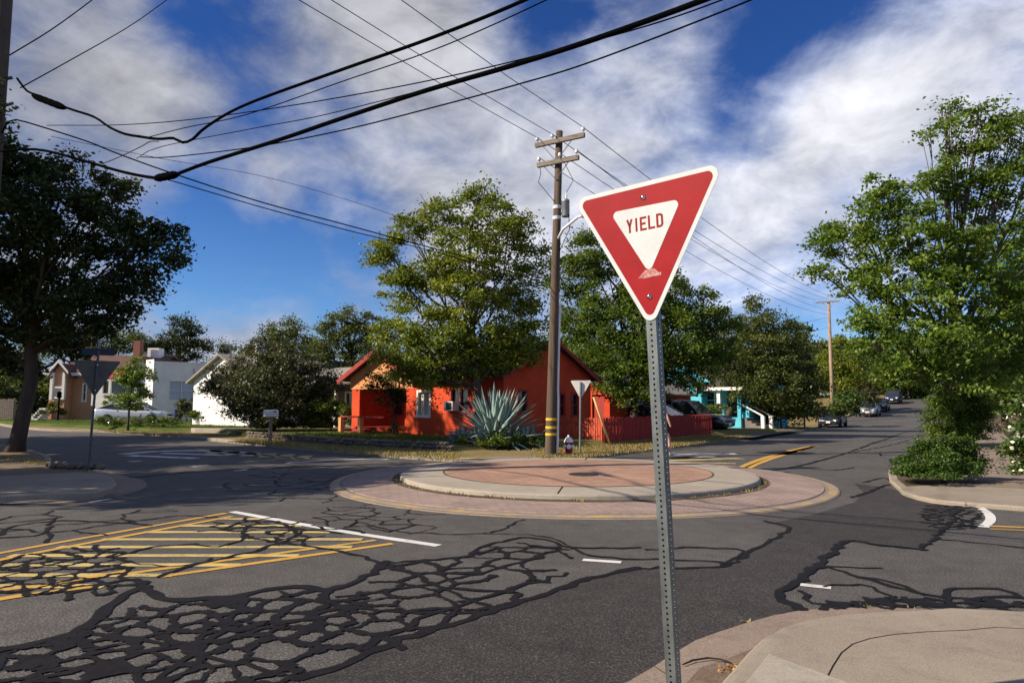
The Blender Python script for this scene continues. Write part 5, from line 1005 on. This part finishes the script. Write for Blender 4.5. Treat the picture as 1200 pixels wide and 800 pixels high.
# white gabled house behind the dusty bush
a = V(-20.1, 43.2); D2 = V(.8, -.6); E2 = V(.6, .8); wh = thing('white_house', 'white stucco gabled house half hidden by the huge dusty bush', 'house', (a.x+2.8, a.y+3, .27))
mb = MB(); o1 = [(1.0, 1.5, .55, .85), (4.2, 5.2, 1.3, 2.3)]; wall(mb, a, D2, 6.4, .1, 3.0, -E2, o1); gable(mb, a, D2, 6.4, 3.0, 4.45); wall(mb, a, E2, 9, .1, 3.0, -D2); wall(mb, a+D2*6.4, E2, 9, .1, 3.0, D2); build('wall', mb, M['whitewall'], wh)
mb = MB(); gable_roof(mb, a, E2, 9, D2, 6.4, 3.0, 4.45, .45, .12, .3); build('roof', mb, M['rooffelt'], wh); mb = MB(); c = a+D2*4+E2*2; mb.box((c.x, c.y, 4.7), (.5, .5, 1.2), .6); build('chimney', mb, M['whitewall'], wh)
window(wh, a, D2, -E2, o1[1], M['white'], M['glass'], 0); window(wh, a, D2, -E2, o1[0], M['white'], M['glass'], 0)
# white flat roofed stucco building
a = V(-27.1, 51.6); sh = thing('stucco_house', 'white flat roofed stucco house with one wide window behind the silver car', 'house', (a.x+1, a.y+4, .27)); D3 = V(.66, .75); N3 = V(.75, -.66)
o1 = [(1.15, 3.1, 1.75, 3.35)]
mb = MB(); wall(mb, a, D3, 8.5, .1, 4.62, N3, o1); wall(mb, a, -N3, 1.5, .1, 4.9, -D3); wall(mb, a-N3*1.5, D3, 8.5, .1, 4.62, -N3); q = a-N3*.75+D3*4.25; mb.box((q.x, q.y, 4.5), (8.3, 1.3, .1), math.atan2(D3.y, D3.x)); boxw(mb, a, D3, N3, .003, 8.5, -.25, .03, 4.621, 4.76); build('wall', mb, M['whitewall'], sh)
window(sh, a, D3, N3, o1[0], M['white'], M['curtain'], 1, 1, .08)
mb = MB(); c = a+D3*3.6+N3*.05; mb.tube([(c.x, c.y, .5), (c.x, c.y, 4.3)], .04, 6); mb.tube([(c.x, c.y, 3.2), (c.x-D3.x*.5, c.y-D3.y*.5, 3.6), (c.x-D3.x*.6, c.y-D3.y*.6, 4.3)], .03, 6); build('drain_pipe', mb, M['grey'], sh)
# white gabled part and red awning house, then the tan house
YT = 55.0; X = lambda px, Y=YT: P(px, 470, Y).x; Z = lambda py, Y=YT: P(600, py, Y).z
th_ = thing('tan_house', 'tan house with white trimmed porch gable and brown roof at far left', 'house', (X(85), YT+3, .27)); D4 = V(1, 0); N4 = V(0, -1)
ops = [(X(63)-X(57), X(68)-X(57), Z(457), Z(442)), (X(96)-X(57), X(101)-X(57), Z(470), Z(449))]
a = V(X(57), YT); mb = MB(); wall(mb, a, D4, X(113)-X(57), .1, Z(437), N4, ops); wall(mb, a, V(0, 1), 7, .1, Z(437), V(-1, 0)); wall(mb, V(X(113), YT), V(0, 1), 7, .1, Z(437), V(1, 0))
b = V(X(70), YT-.9); wall(mb, b, D4, X(84)-X(70), .1, Z(437), N4); gable(mb, b, D4, X(84)-X(70), Z(437), Z(427)); wall(mb, b, V(0, 1), .9, .1, Z(437), V(-1, 0)); wall(mb, V(X(84), YT-.9), V(0, 1), .9, .1, Z(437), V(1, 0)); build('wall', mb, M['tanwall'], th_)
mb = MB(); c = V(X(57), YT); roof_slab(mb, [(X(54), YT-.5, Z(438)), (X(180), YT-.5, Z(438)), (X(172), YT+4, Z(414)), (X(75), YT+4, Z(414))], .15); roof_slab(mb, [(X(75), YT+3.99, Z(414)), (X(172), YT+3.99, Z(414)), (X(182), YT+9, Z(438)), (X(54), YT+9, Z(438))], .15); build('roof', mb, M['roofbrown'], th_)
mb = MB(); gable_roof(mb, b, V(0, 1), 3.0, D4, X(84)-X(70), Z(437), Z(427), .3, .1, .25); build('porch_roof', mb, M['roofbrown'], th_)
mb = MB(); m_ = (X(70)+X(84))/2
for s in (-1, 1): a1, b1 = (m_+s*(X(84)-X(70)+.7)/2, YT-1.19, Z(439)), (m_, YT-1.19, Z(425.3)); mb.strip([a1, b1], [(a1[0], a1[1], a1[2]+.22), (b1[0], b1[1], b1[2]+.22)])
mb.box((X(61), YT-.53, Z(438.6)), (X(70)-X(55), .06, .25)); mb.box((X(98), YT-.53, Z(438.6)), (X(112)-X(85), .06, .25))
for px in (69.5, 83.5): mb.box((X(px), YT-1.0, (Z(437)+Z(468))/2), (.2, .2, Z(437)-Z(468)))
mb.box((X(77), YT-1.0, Z(454)), (X(84)-X(69), .1, .14)); mb.box((X(77), YT-1.0, Z(466)), (X(84)-X(69), .1, .14)); build('white_trim', mb, M['white'], th_)
mb = MB(); mb.box((X(77), YT-.93, Z(460)), (X(83)-X(71), .06, Z(455)-Z(465.5))); build('porch_panel', mb, M['blind'], th_)
mb = MB(); mb.prism([(X(58.5), YT-1.6), (X(69), YT-1.6), (X(69), YT-1.2), (X(58.5), YT-1.2)], .35, .5)
for k in range(5): mb.box((X(60+k*2), YT-1.3, .42+.16*k), (.5, 1.0, .3))
build('steps', mb, M['white'], th_)
for o_ in ops: window(th_, a, D4, N4, o_, M['white'], M['glass'], 0, 1, .07)
mb = MB(); mb.box((X(141.5), YT+2.2, Z(411)), (.55, .55, 2.0)); build('chimney', mb, M['brickwall'], th_)
mb = MB(); mb.box((X(155.5), YT+3.2, Z(410.5)), (.95, .9, .85)); build('rooftop_cooler', mb, M['white'], th_)
aw = thing('white_house', 'white house with red porch awning between the tan house and the stucco house', 'house', (X(140, 54), 56.5, .27)); a = V(X(114, 54), 54)
mb = MB(); wall(mb, V(X(112, 54), 54), D4, X(174, 54)-X(112, 54), .1, Z(437, 54), N4, [(.5, 3.0, Z(462, 54), Z(446, 54))]); gable(mb, V(X(146, 54), 53.99), D4, X(180, 54)-X(146, 54), Z(437, 54), Z(418, 54)); wall(mb, V(X(174, 54), 54), V(0, 1), 4, .1, Z(437, 54), V(1, 0)); build('wall', mb, M['whitewall'], aw)
mb = MB(); roof_slab(mb, [(X(125, 54), 52.6, Z(445, 54)), (X(152, 54), 52.6, Z(445, 54)), (X(151, 54), 53.98, Z(434, 54)), (X(128, 54), 53.98, Z(434, 54))], .09); build('awning', mb, M['awning'], aw)
mb = MB(); gable_roof(mb, V(X(146, 54), 53.99), V(0, 1), 6, D4, X(180, 54)-X(146, 54), Z(437, 54), Z(418, 54), .4, .1, .4); build('roof', mb, M['roofbrown'], aw)
mb = MB(); mb.box((X(139.5, 54), 52.7, (Z(446, 54)+.4)/2), (.16, .16, Z(446, 54)-.4)); build('porch_post', mb, M['white'], aw)
mb = MB(); mb.box((X(127, 54), 53.2, Z(468, 54)), (X(139, 54)-X(114, 54), .1, Z(461, 54)-Z(475, 54))); build('porch_panel', mb, M['white'], aw)
mb = MB(); mb.add([(X(114, 54)+.6, 54.1, Z(462, 54)), (X(114, 54)+3, 54.1, Z(462, 54)), (X(114, 54)+3, 54.1, Z(446, 54)), (X(114, 54)+.6, 54.1, Z(446, 54))], [(0, 1, 2, 3)]); build('pane', mb, M['glass'], aw)
# left wooden fence far left
fx = thing('board_fence', 'weathered wooden board fence at the far left lawn', 'fence', (X(18), 52, .4)); mb = MB()
for k in range(16): mb.box((X(12)+k*.16, 52, 1.15+random.uniform(-.03, .03)), (.145, .025, 1.5))
build('board_panel', mb, M['arm'], fx)
for k in (0, 2.45): mb = MB(); mb.box((X(12)+k, 52.09, 1.15), (.12, .12, 1.6)); build('post', mb, M['arm'], fx)

# ------------------------------------------------------------------ agave
p = P(581, 527, 22.9); ag = thing('agave', 'giant blue green agave with sword leaves at the corner of the red house', 'plant', (p.x, p.y, .28)); mb = MB()
N_ = 130
for i in range(N_):
    u = (i+.5)/N_; el = R(2+82*u**1.05+random.gauss(0, 5)); az = i*2.39996+random.gauss(0, .12); ln_ = (1.85-.1*u)*random.uniform(.85, 1.1); wd = random.uniform(.095, .13)
    d = Vector((math.cos(az)*math.cos(el), math.sin(az)*math.cos(el), math.sin(el))); side = Vector((-math.sin(az), math.cos(az), 0)); up3 = side.cross(d)*-1
    if up3.z < 0: up3 = -up3
    st0 = Vector((p.x, p.y, .3))+Vector((math.cos(az), math.sin(az), 0))*.12+Vector((0, 0, .16*u)); rows = []; bend = -.24*(1-u)*random.uniform(.3, 1.3)
    for k in range(8):
        s = k/7; c = st0+d*ln_*s+Vector((0, 0, bend*s*s*ln_)); wv = wd*((.55+1.0*s) if s < .4 else .95*(1-((s-.4)/.6)**1.5)+.002); rows.append([c-side*wv+up3*wv*.38, c-up3*.03*(1-s), c+side*wv+up3*wv*.38, c+up3*.025*(1-s)])
    vs = [q for r_ in rows for q in r_]; fs = [(k*4+j, k*4+(j+1) % 4, k*4+4+(j+1) % 4, k*4+4+j) for k in range(7) for j in range(4)]; mb.add(vs, fs)
lv = build('leaf', mb, M['agave'], ag, True); lv['kind'] = 'stuff'
for j in range(2):                                    # smaller offsets round its foot
    pass
mb = MB()
for ox, oy in ((-1.05, -.35), (-.5, -.7), (.35, -.75), (.95, -.4), (1.25, .0), (-1.3, .1)):
    for i in range(20):
        u = (i+.5)/20; el = R(15+65*u); az = i*2.4+random.random(); ln_ = random.uniform(.5, .8); d = Vector((math.cos(az)*math.cos(el), math.sin(az)*math.cos(el), math.sin(el))); side = Vector((-math.sin(az), math.cos(az), 0)); up3 = d.cross(side); st0 = Vector((p.x+ox, p.y+oy, .22)); rows = []
        for k in range(6): s = k/5; c = st0+d*ln_*s-Vector((0, 0, .2*(1-u)*s*s*ln_)); wv = .07*((.6+s) if s < .4 else 1.0*(1-((s-.4)/.6)**1.6)+.002); rows.append([c-side*wv-up3*wv*.3, c+up3*.01, c+side*wv-up3*wv*.3])
        mb.add([q for r_ in rows for q in r_], [(k*3+j, k*3+j+1, k*3+4+j, k*3+3+j) for k in range(5) for j in range(2)])
ol = build('offset_leaf', mb, M['agave'], ag, True); ol['kind'] = 'stuff'
tree('ground_shrub', 'low dark green shrub growing at the foot of the agave', 'bush', (p.x+.1, p.y-.95), [(p.x-.9, p.y-.8, .35, .4, .3, .22), (p.x-.2, p.y-1.0, .38, .5, .3, .26), (p.x+.45, p.y-1.0, .42, .5, .3, .3), (p.x+1.1, p.y-.7, .34, .4, .3, .22), (p.x+1.5, p.y-.2, .3, .3, .3, .2)], .085, L['dense'], per=1.4, crad=.2, trunk=.02, h0=.12)

# ------------------------------------------------------------------ small things
def mailbox(px, py, label, w_=.42, hh=1.05, rz=.7):
    p = G(px, py, .13); z0 = H(*p)+.13; r_ = thing('mailbox', label, 'mailbox', (p.x, p.y, z0)); mb = MB(); mb.box((p.x, p.y, z0+hh/2-.1), (.1, .1, hh), rz); build('post', mb, M['arm'], r_)
    prof = [(-.13, 0), (.13, 0), (.13, .16), (.09, .235), (0, .265), (-.09, .235), (-.13, .16)]; d = Vector((math.cos(rz), math.sin(rz), 0)); n = Vector((-d.y, d.x, 0)); mb = MB(); c = Vector((p.x, p.y, z0+hh-.1)); mb.add([c-d*w_/2*1.2+n*x+Vector((0, 0, z)) for x, z in prof]+[c+d*w_/2*1.2+n*x+Vector((0, 0, z)) for x, z in prof], [tuple(range(7))[::-1], tuple(range(7, 14))]+[(i, (i+1) % 7, 7+(i+1) % 7, 7+i) for i in range(7)]); bx_ = build('box', mb, M['whiteback'], r_)
    mb = MB(); q = c+d*.1-n*.14; mb.box((q.x, q.y, q.z+.2), (.12, .012, .05), rz); fl_ = build('flag', mb, M['hydred'], r_)
mailbox(316.5, 517.5, 'white mailbox on a grey post by the kerb before the dusty bush'); mailbox(943, 501, 'white mailbox on a pale post left of the black sedan', .55, 1.0)
p = P(208.5, 489, 50); bn = thing('recycling_bin', 'blue recycling bin by the stucco house', 'bin', (p.x, p.y, .27)); mb = MB(); mb.box((p.x, p.y, .66), (.5, .5, .78), .5); build('tub', mb, M['bluebin'], bn, bevel=.05); mb = MB(); mb.box((p.x, p.y, 1.085), (.55, .57, .07), .5); build('lid', mb, M['bluebin'], bn, bevel=.03)
mb = MB(); c = (RC[0]+.2, RC[1]+1.55); mb.lathe([(.0, .203), (.42, .203), (.44, .197)], (c[0], c[1], 0), 32)
q = G(684, 555.5, .2); mb = MB().lathe([(0, .212), (.28, .212), (.3, .204), (.3, .18)], (q.x, q.y, 0), 28); tag(build('manhole_cover', mb, M['iron']), 'dark round iron manhole cover set in the orange paving of the island', 'manhole cover')
# kerb wall of the left lawn and the dry stone wall before the red house
mb = MB(); a, b = G(220, 506.5, .13), G(290, 500.5, .13)
mb.prism([(-16.3, 34.9), (-15.9, 34.5), (-13.0, 33.3), (-12.9, 33.55), (-15.8, 34.8), (-16.2, 35.2)], .05, .34); tag(build('retaining_wall', mb, M['slab'], bevel=.03), 'low pale concrete retaining wall holding the green lawn at left', 'wall')
sw = MB(); line = [V(-11.2, 29.2), V(-6, 23.95), V(-1.9, 21.2)]; c = resample(catmull(line, 40), 78)
for row in range(3):
    for i, q in enumerate(c):
        if random.random() < .06*row+.02: continue
        bm = bmesh.new(); bmesh.ops.create_icosphere(bm, subdivisions=1, radius=1); x, y, z = random.uniform(.085, .14), random.uniform(.08, .13), random.uniform(.05, .075); rr = random.random()*6
        vs = []
        for v in bm.verts: k = random.uniform(.82, 1.15); vx, vy = v.co.x*x*k, v.co.y*y*k; vs.append((q.x+vx*math.cos(rr)-vy*math.sin(rr)+random.gauss(0, .02)*0+(row % 2)*.06, q.y+vx*math.sin(rr)+vy*math.cos(rr)-(row % 2)*.05, .155+row*.1+v.co.z*z))
        sw.add(vs, [[v.index for v in f.verts] for f in bm.faces]); bm.free()
tag(build('stone_wall', sw, M['stone']), 'low dry stone wall of rough dark rocks in front of the red house', 'wall')
rk = None
for i in range(13):
    q = G(56+i*5.2+random.uniform(-1.5, 1.5), 548.5+.1*i+random.uniform(-1, 1), .13)
    if rk is None:
        bm = bmesh.new(); bmesh.ops.create_icosphere(bm, subdivisions=2, radius=.09)
        for v in bm.verts: v.co *= random.uniform(.85, 1.15); v.co.z *= .75
        me = bpy.data.meshes.new('rock'); bm.to_mesh(me); bm.free(); me.materials.append(M['stone']); o = rk = bpy.data.objects.new('rock', me)
    else: o = rk.copy()
    COL.objects.link(o); o.location = (q.x, q.y, .2); o.rotation_euler = (0, 0, i*1.3); s = random.uniform(.7, 1.3); o.scale = (s, s*.85, s); tag(o, 'rough grey rock in the border row beside the back of the left sign', 'rock', 'rocks edging the left corner bed')
# garden lamp post at the tan house
p = P(68, 489, 47); gl_ = thing('lamp_post', 'black garden lamp post on the lawn before the tan house', 'lamp post', (p.x, p.y, .42)); mb = MB(); mb.tube([(p.x, p.y, .42), (p.x, p.y, 1.9)], .05, 8); build('post', mb, M['black'], gl_); mb = MB(); mb.lathe([(.05, 0), (.15, .08), (.13, .35), (.18, .38), (.02, .52), (0, .52)], (p.x, p.y, 1.9), 8); build('lantern', mb, M['black'], gl_)

# ------------------------------------------------------------------ vehicles (built at the origin, nose to +X)
def car(name, label, cat, loc, heading, paint_m, kind='sedan'):
    z0 = H(loc[0], loc[1])+(loc[2] if len(loc) > 2 else 0); r_ = thing(name, label, cat, (0, 0, 0))
    spec = {'sedan': dict(L=4.6, w=.89, st=[(-2.3, .42, .72, .72), (-2.2, .3, .92, .82), (-1.6, .24, .98, .88), (-.6, .22, .95, .89), (.6, .22, .93, .89), (1.5, .24, .86, .87), (2.05, .28, .74, .8), (2.28, .36, .6, .68)], gh=[(-1.75, .95, .97, .74, .7), (-1.05, .95, 1.38, .78, .6), (-.3, .94, 1.45, .8, .62), (.35, .93, 1.4, .8, .6), (1.15, .9, .92, .76, .7)], wx=(-1.38, 1.4), rw=.32),
            'fastback': dict(L=4.5, w=.87, st=[(-2.25, .5, .9, .7), (-2.18, .3, 1.06, .8), (-1.6, .24, 1.04, .86), (-.6, .22, .97, .87), (.6, .22, .94, .87), (1.4, .24, .9, .86), (1.95, .27, .82, .79), (2.2, .34, .68, .68)], gh=[(-2.12, 1.03, 1.06, .68, .62), (-1.2, .98, 1.36, .74, .58), (-.2, .95, 1.49, .78, .6), (.3, .94, 1.44, .78, .6), (1.35, .9, .92, .74, .68)], wx=(-1.33, 1.37), rw=.32),
            'suv': dict(L=4.7, w=.92, st=[(-2.32, .45, .9, .82), (-2.25, .34, 1.05, .88), (-1.6, .3, 1.08, .91), (-.6, .28, 1.06, .92), (.6, .28, 1.05, .92), (1.4, .3, 1.02, .91), (2.05, .34, .92, .86), (2.3, .42, .74, .76)], gh=[(-2.2, 1.04, 1.1, .82, .78), (-1.95, 1.05, 1.68, .83, .7), (-.5, 1.05, 1.76, .84, .7), (.3, 1.04, 1.7, .84, .68), (1.05, 1.02, 1.05, .8, .74)], wx=(-1.4, 1.42), rw=.37)}[kind]
    def sect(x, zl, zt, hw): h = zt-zl; half = [(hw*.86, zl), (hw*.97, zl+.12*h), (hw, zl+.5*h), (hw*.985, zl+.78*h), (hw*.93, zl+.94*h), (hw*.78, zt), (hw*.3, zt+.015)]; return [(x, y, z) for y, z in half]+[(x, -y, z) for y, z in half[::-1]]
    mb = MB(); S_ = spec['st']; fine_ = []
    for a, b in zip(S_, S_[1:]):
        for k in range(4): u = k/4; fine_.append(tuple(a[i]+(b[i]-a[i])*u for i in range(4)))
    fine_.append(S_[-1]); wells = []
    rows = [sect(*q) for q in fine_]
    n = len(rows[0]); vs = [v for r2 in rows for v in r2]; fs = [(i*n+k, i*n+(k+1) % n, (i+1)*n+(k+1) % n, (i+1)*n+k) for i in range(len(rows)-1) for k in range(n)]+[tuple(range(n))[::-1], tuple(range((len(rows)-1)*n, len(rows)*n))]
    mb.add(vs, fs); build('body', mb, paint_m, r_, True)
    def gsec(x, zb, zt, hb, ht, g=0): return [(x, hb+g, zb), (x, ht+.06+g, zb+(zt-zb)*.8), (x, ht-.05+g, zt+g), (x, -ht+.05-g, zt+g), (x, -ht-.06-g, zb+(zt-zb)*.8), (x, -hb-g, zb)]
    g_ = spec['gh']; rows = [gsec(*q) for q in g_]; mb = MB(); vs = [v for r2 in rows for v in r2]; mb.add(vs, [(i*6+k, i*6+k+1, (i+1)*6+k+1, (i+1)*6+k) for i in range(len(rows)-1) for k in range(5)]+[(0, 1, 2, 3, 4, 5), tuple(range(len(vs)-6, len(vs)))[::-1]]); build('window_glass', mb, M['glass'], r_)
    mb = MB(); top = [q for q in g_[1:-1]]; A_ = [(q[0], q[4]-.02, q[2]+.006) for q in top]; B_ = [(q[0], -q[4]+.02, q[2]+.006) for q in top]; C_ = [(q[0], 0, q[2]+.035) for q in top]; mb.strip(A_, C_); mb.strip(C_, B_); S1 = [(q[0], q[4]+.025, q[2]-.07) for q in top]; S2 = [(q[0], -q[4]-.025, q[2]-.07) for q in top]; mb.strip(S1, A_); mb.strip(B_, S2); build('roof', mb, paint_m, r_, True)
    for s in (1, -1):
        for i, j in ((0, 1), (2, 2), (3, 4)):
            a, b = g_[i], g_[j]
            pts = [(a[0], s*(a[3]+.005), a[1]), (b[0], s*(b[4]+.0), b[2]+.0)] if i != j else [(a[0], s*(a[3]+.006), a[1]), (a[0], s*(a[4]+.066), a[1]+(a[2]-a[1])*.8), (a[0], s*(a[4]-.04), a[2]+.005)]
            if i == 3: pts = [(b[0], s*(b[3]-.02), b[1]), (a[0], s*(a[4]-.02), a[2]+.01)]
            mb = MB(); mb.tube(pts, .035, 6); build('pillar', mb, paint_m, r_)
        f = S_[-1]; b = S_[0]
        mb = MB(); mb.box((f[0]-.1, s*f[3]*.78, f[2]-.02), (.26, .3, .16), s*-.45); build('headlight', mb, M['lamp_clear'], r_, bevel=.03)
        mb = MB(); mb.box((b[0]+.08, s*b[3]*.86, b[2]-.0), (.2, .3, .17), s*.4); build('taillight', mb, M['lamp_red'], r_, bevel=.03)
        mb = MB(); q = g_[-1]; mb.box((q[0]-.28, s*(spec['w']+.08), q[1]+.1), (.1, .18, .13)); build('side_mirror', mb, paint_m, r_, bevel=.03)
        for x in spec['wx']:
            rw_ = spec['rw']; mb = MB(); y1_ = spec['w']-.004; mb.tube([(x, s*(y1_-.2), rw_+.02), (x, s*(y1_+.008), rw_+.02)], rw_+.035, 22); build('wheel_arch', mb, M['blackplastic'], r_)
            wl = thing('wheel', None, None, (x, s*(y1_-.08), rw_)); wl.parent = r_; mb = MB(); mb.tube([(x, s*(y1_-.16), rw_), (x, s*(y1_+.01), rw_), (x, s*(y1_+.022), rw_)], [rw_, rw_, rw_*.93], 24)
            tyre = build('tyre', mb, M['rubber'], None, True); me = tyre.data

            for v in me.vertices: v.co -= wl.location
            tyre.parent = wl
            mb = MB(); mb.lathe([(0, .03), (.05, .03), (.06, .012), (rw_*.6, .005), (rw_*.66, .02)], (0, 0, 0), 20)
            rim = build('rim', mb, M['rim'], None, True); rim.parent = wl; rim.rotation_euler = (R(-90*s), 0, 0); rim.location = (0, s*.1, 0)
    f = S_[-1]; b = S_[0]; mb = MB(); mb.box((f[0]-.02, 0, f[1]+.1), (.14, f[3]*1.7, .2)); build('bumper', mb, paint_m if kind != 'sedan' else M['chrome'], r_, bevel=.04); mb = MB(); mb.box((b[0]+.02, 0, b[1]+.12), (.14, b[3]*1.8, .22)); build('bumper', mb, paint_m, r_, bevel=.04)
    mb = MB(); mb.box((f[0]-.02, 0, f[2]-.07), (.1, f[3]*.85, .12)); build('grille', mb, M['chrome'] if kind == 'sedan' else M['blackplastic'], r_, bevel=.02)
    mb = MB(); mb.box((f[0]+.058, 0, f[1]+.1), (.012, .31, .15)); build('licence_plate', mb, M['white'], r_); mb = MB(); mb.box((b[0]-.058, 0, b[1]+.25), (.012, .31, .15)); build('licence_plate', mb, M['white'], r_)
    r_.location = (loc[0], loc[1], z0); r_.rotation_euler = (0, 0, math.atan2(heading[1], heading[0])); return r_
UPH = V(-.56, -.83)
car('parked_car', 'silver blue fastback car parked on the drive before the stucco house', 'car', (-24.9, 45.3, .2), (.995, .1), carpaint('silver_blue', (.52, .56, .63)), 'fastback')
car('parked_car', 'black sedan with chrome front parked nearest on the hill street', 'car', (27.5, 58.9), UPH, carpaint('black_paint', (.025, .026, .03)), 'sedan')
car('parked_car', 'silver sedan parked behind the black one on the hill street', 'car', (37.5, 71.9), UPH, carpaint('silver_paint', (.42, .43, .44)), 'fastback')
car('parked_car', 'dark hatchback tucked behind the silver sedan on the hill street', 'car', (42.5, 79.2), UPH, carpaint('charcoal_paint', (.03, .03, .034)), 'fastback')
car('parked_car', 'dark blue van like car parked furthest up the hill street', 'car', (51.2, 92), UPH, carpaint('navy_paint', (.03, .04, .09)), 'suv')
car('parked_car', 'black car nosing out past the end of the shaded red fence', 'car', (9.35, 36.6, .05), (.754, -.657), carpaint('black_paint', (.025, .026, .03)), 'suv')
car('parked_car', 'dark car standing behind the red fence with its windscreen showing', 'car', (7.2, 34.2, .1), (.754, -.657), carpaint('maroon_paint', (.05, .02, .022)), 'sedan')

# ------------------------------------------------------------------ the walker half hidden by the sign post
wx, wy = 4.72, 21.4; pe = thing('person', 'person in pink top and dark shorts walking behind the sign post', 'person', (wx, wy, 0))
def skin_body(name, joints, edges, mat, parent, sub=2):
    me = bpy.data.meshes.new(name); me.from_pydata([Vector(j[:3]) for j in joints], edges, []); o = bpy.data.objects.new(name, me); COL.objects.link(o); o.parent = parent; me.materials.append(mat)
    m_ = o.modifiers.new('Skin', 'SKIN'); m_.use_smooth_shade = True
    for v, j in zip(me.skin_vertices[0].data, joints): v.radius = (j[3], j[4] if len(j) > 4 else j[3])
    me.skin_vertices[0].data[0].use_root = True
    o.modifiers.new('Sub', 'SUBSURF').levels = sub; o.modifiers['Sub'].render_levels = sub; return o
J = [(0, 0, .93, .13, .1), (0, 0, 1.15, .13, .1), (0, 0, 1.36, .15, .1), (0, 0, 1.47, .055), (.02, 0, 1.55, .075, .08), (.025, 0, 1.66, .085, .08),
     (0, -.09, .88, .085), (.13, -.09, .5, .058), (.17, -.09, .1, .038), (.29, -.1, .045, .032), (0, .09, .88, .085), (-.1, .09, .48, .058), (-.24, .09, .14, .038), (-.15, .1, .06, .032),
     (0, -.19, 1.4, .052), (.08, -.24, 1.14, .04), (.15, -.23, .93, .03), (.17, -.22, .86, .028), (0, .19, 1.4, .052), (-.1, .23, 1.14, .04), (-.04, .24, .9, .03), (-.02, .24, .82, .028)]
E_ = [(0, 1), (1, 2), (2, 3), (3, 4), (4, 5), (0, 6), (6, 7), (7, 8), (8, 9), (0, 10), (10, 11), (11, 12), (12, 13), (2, 14), (14, 15), (15, 16), (16, 17), (2, 18), (18, 19), (19, 20), (20, 21)]
skin_body('body', J, E_, M['skin'], pe)
JT = [(0, 0, 1.02, .15, .12), (0, 0, 1.18, .145, .115), (0, 0, 1.37, .165, .115), (0, -.2, 1.4, .068), (.03, -.225, 1.27, .062), (0, .2, 1.4, .068), (-.05, .22, 1.27, .062)]; skin_body('shirt', JT, [(0, 1), (1, 2), (2, 3), (3, 4), (2, 5), (5, 6)], M['pink'], pe)
JS = [(0, 0, .95, .15, .125), (0, -.09, .86, .105), (.08, -.09, .64, .085), (0, .09, .86, .105), (-.06, .09, .64, .085), (0, 0, 1.03, .14, .115)]; skin_body('shorts', JS, [(0, 1), (1, 2), (0, 3), (3, 4), (0, 5)], M['navy'], pe)
mb = MB(); mb.lathe([(.0, .1), (.06, .09), (.098, .045), (.105, -.01), (.09, -.07), (.06, -.1)], (-.005, 0, 1.665), 16); hr = build('hair', mb, M['hair'], None, True); hr.parent = pe
for (x, y, z) in ((.27, -.1, .05), (-.13, .1, .065)): mb = MB(); mb.tube([(x-.12, y, z), (x-.05, y, z+.01), (x+.06, y, z-.012), (x+.11, y, z-.02)], [.04, .048, .042, .025], 8); s_ = build('shoe', mb, M['white'], None, True); s_.parent = pe
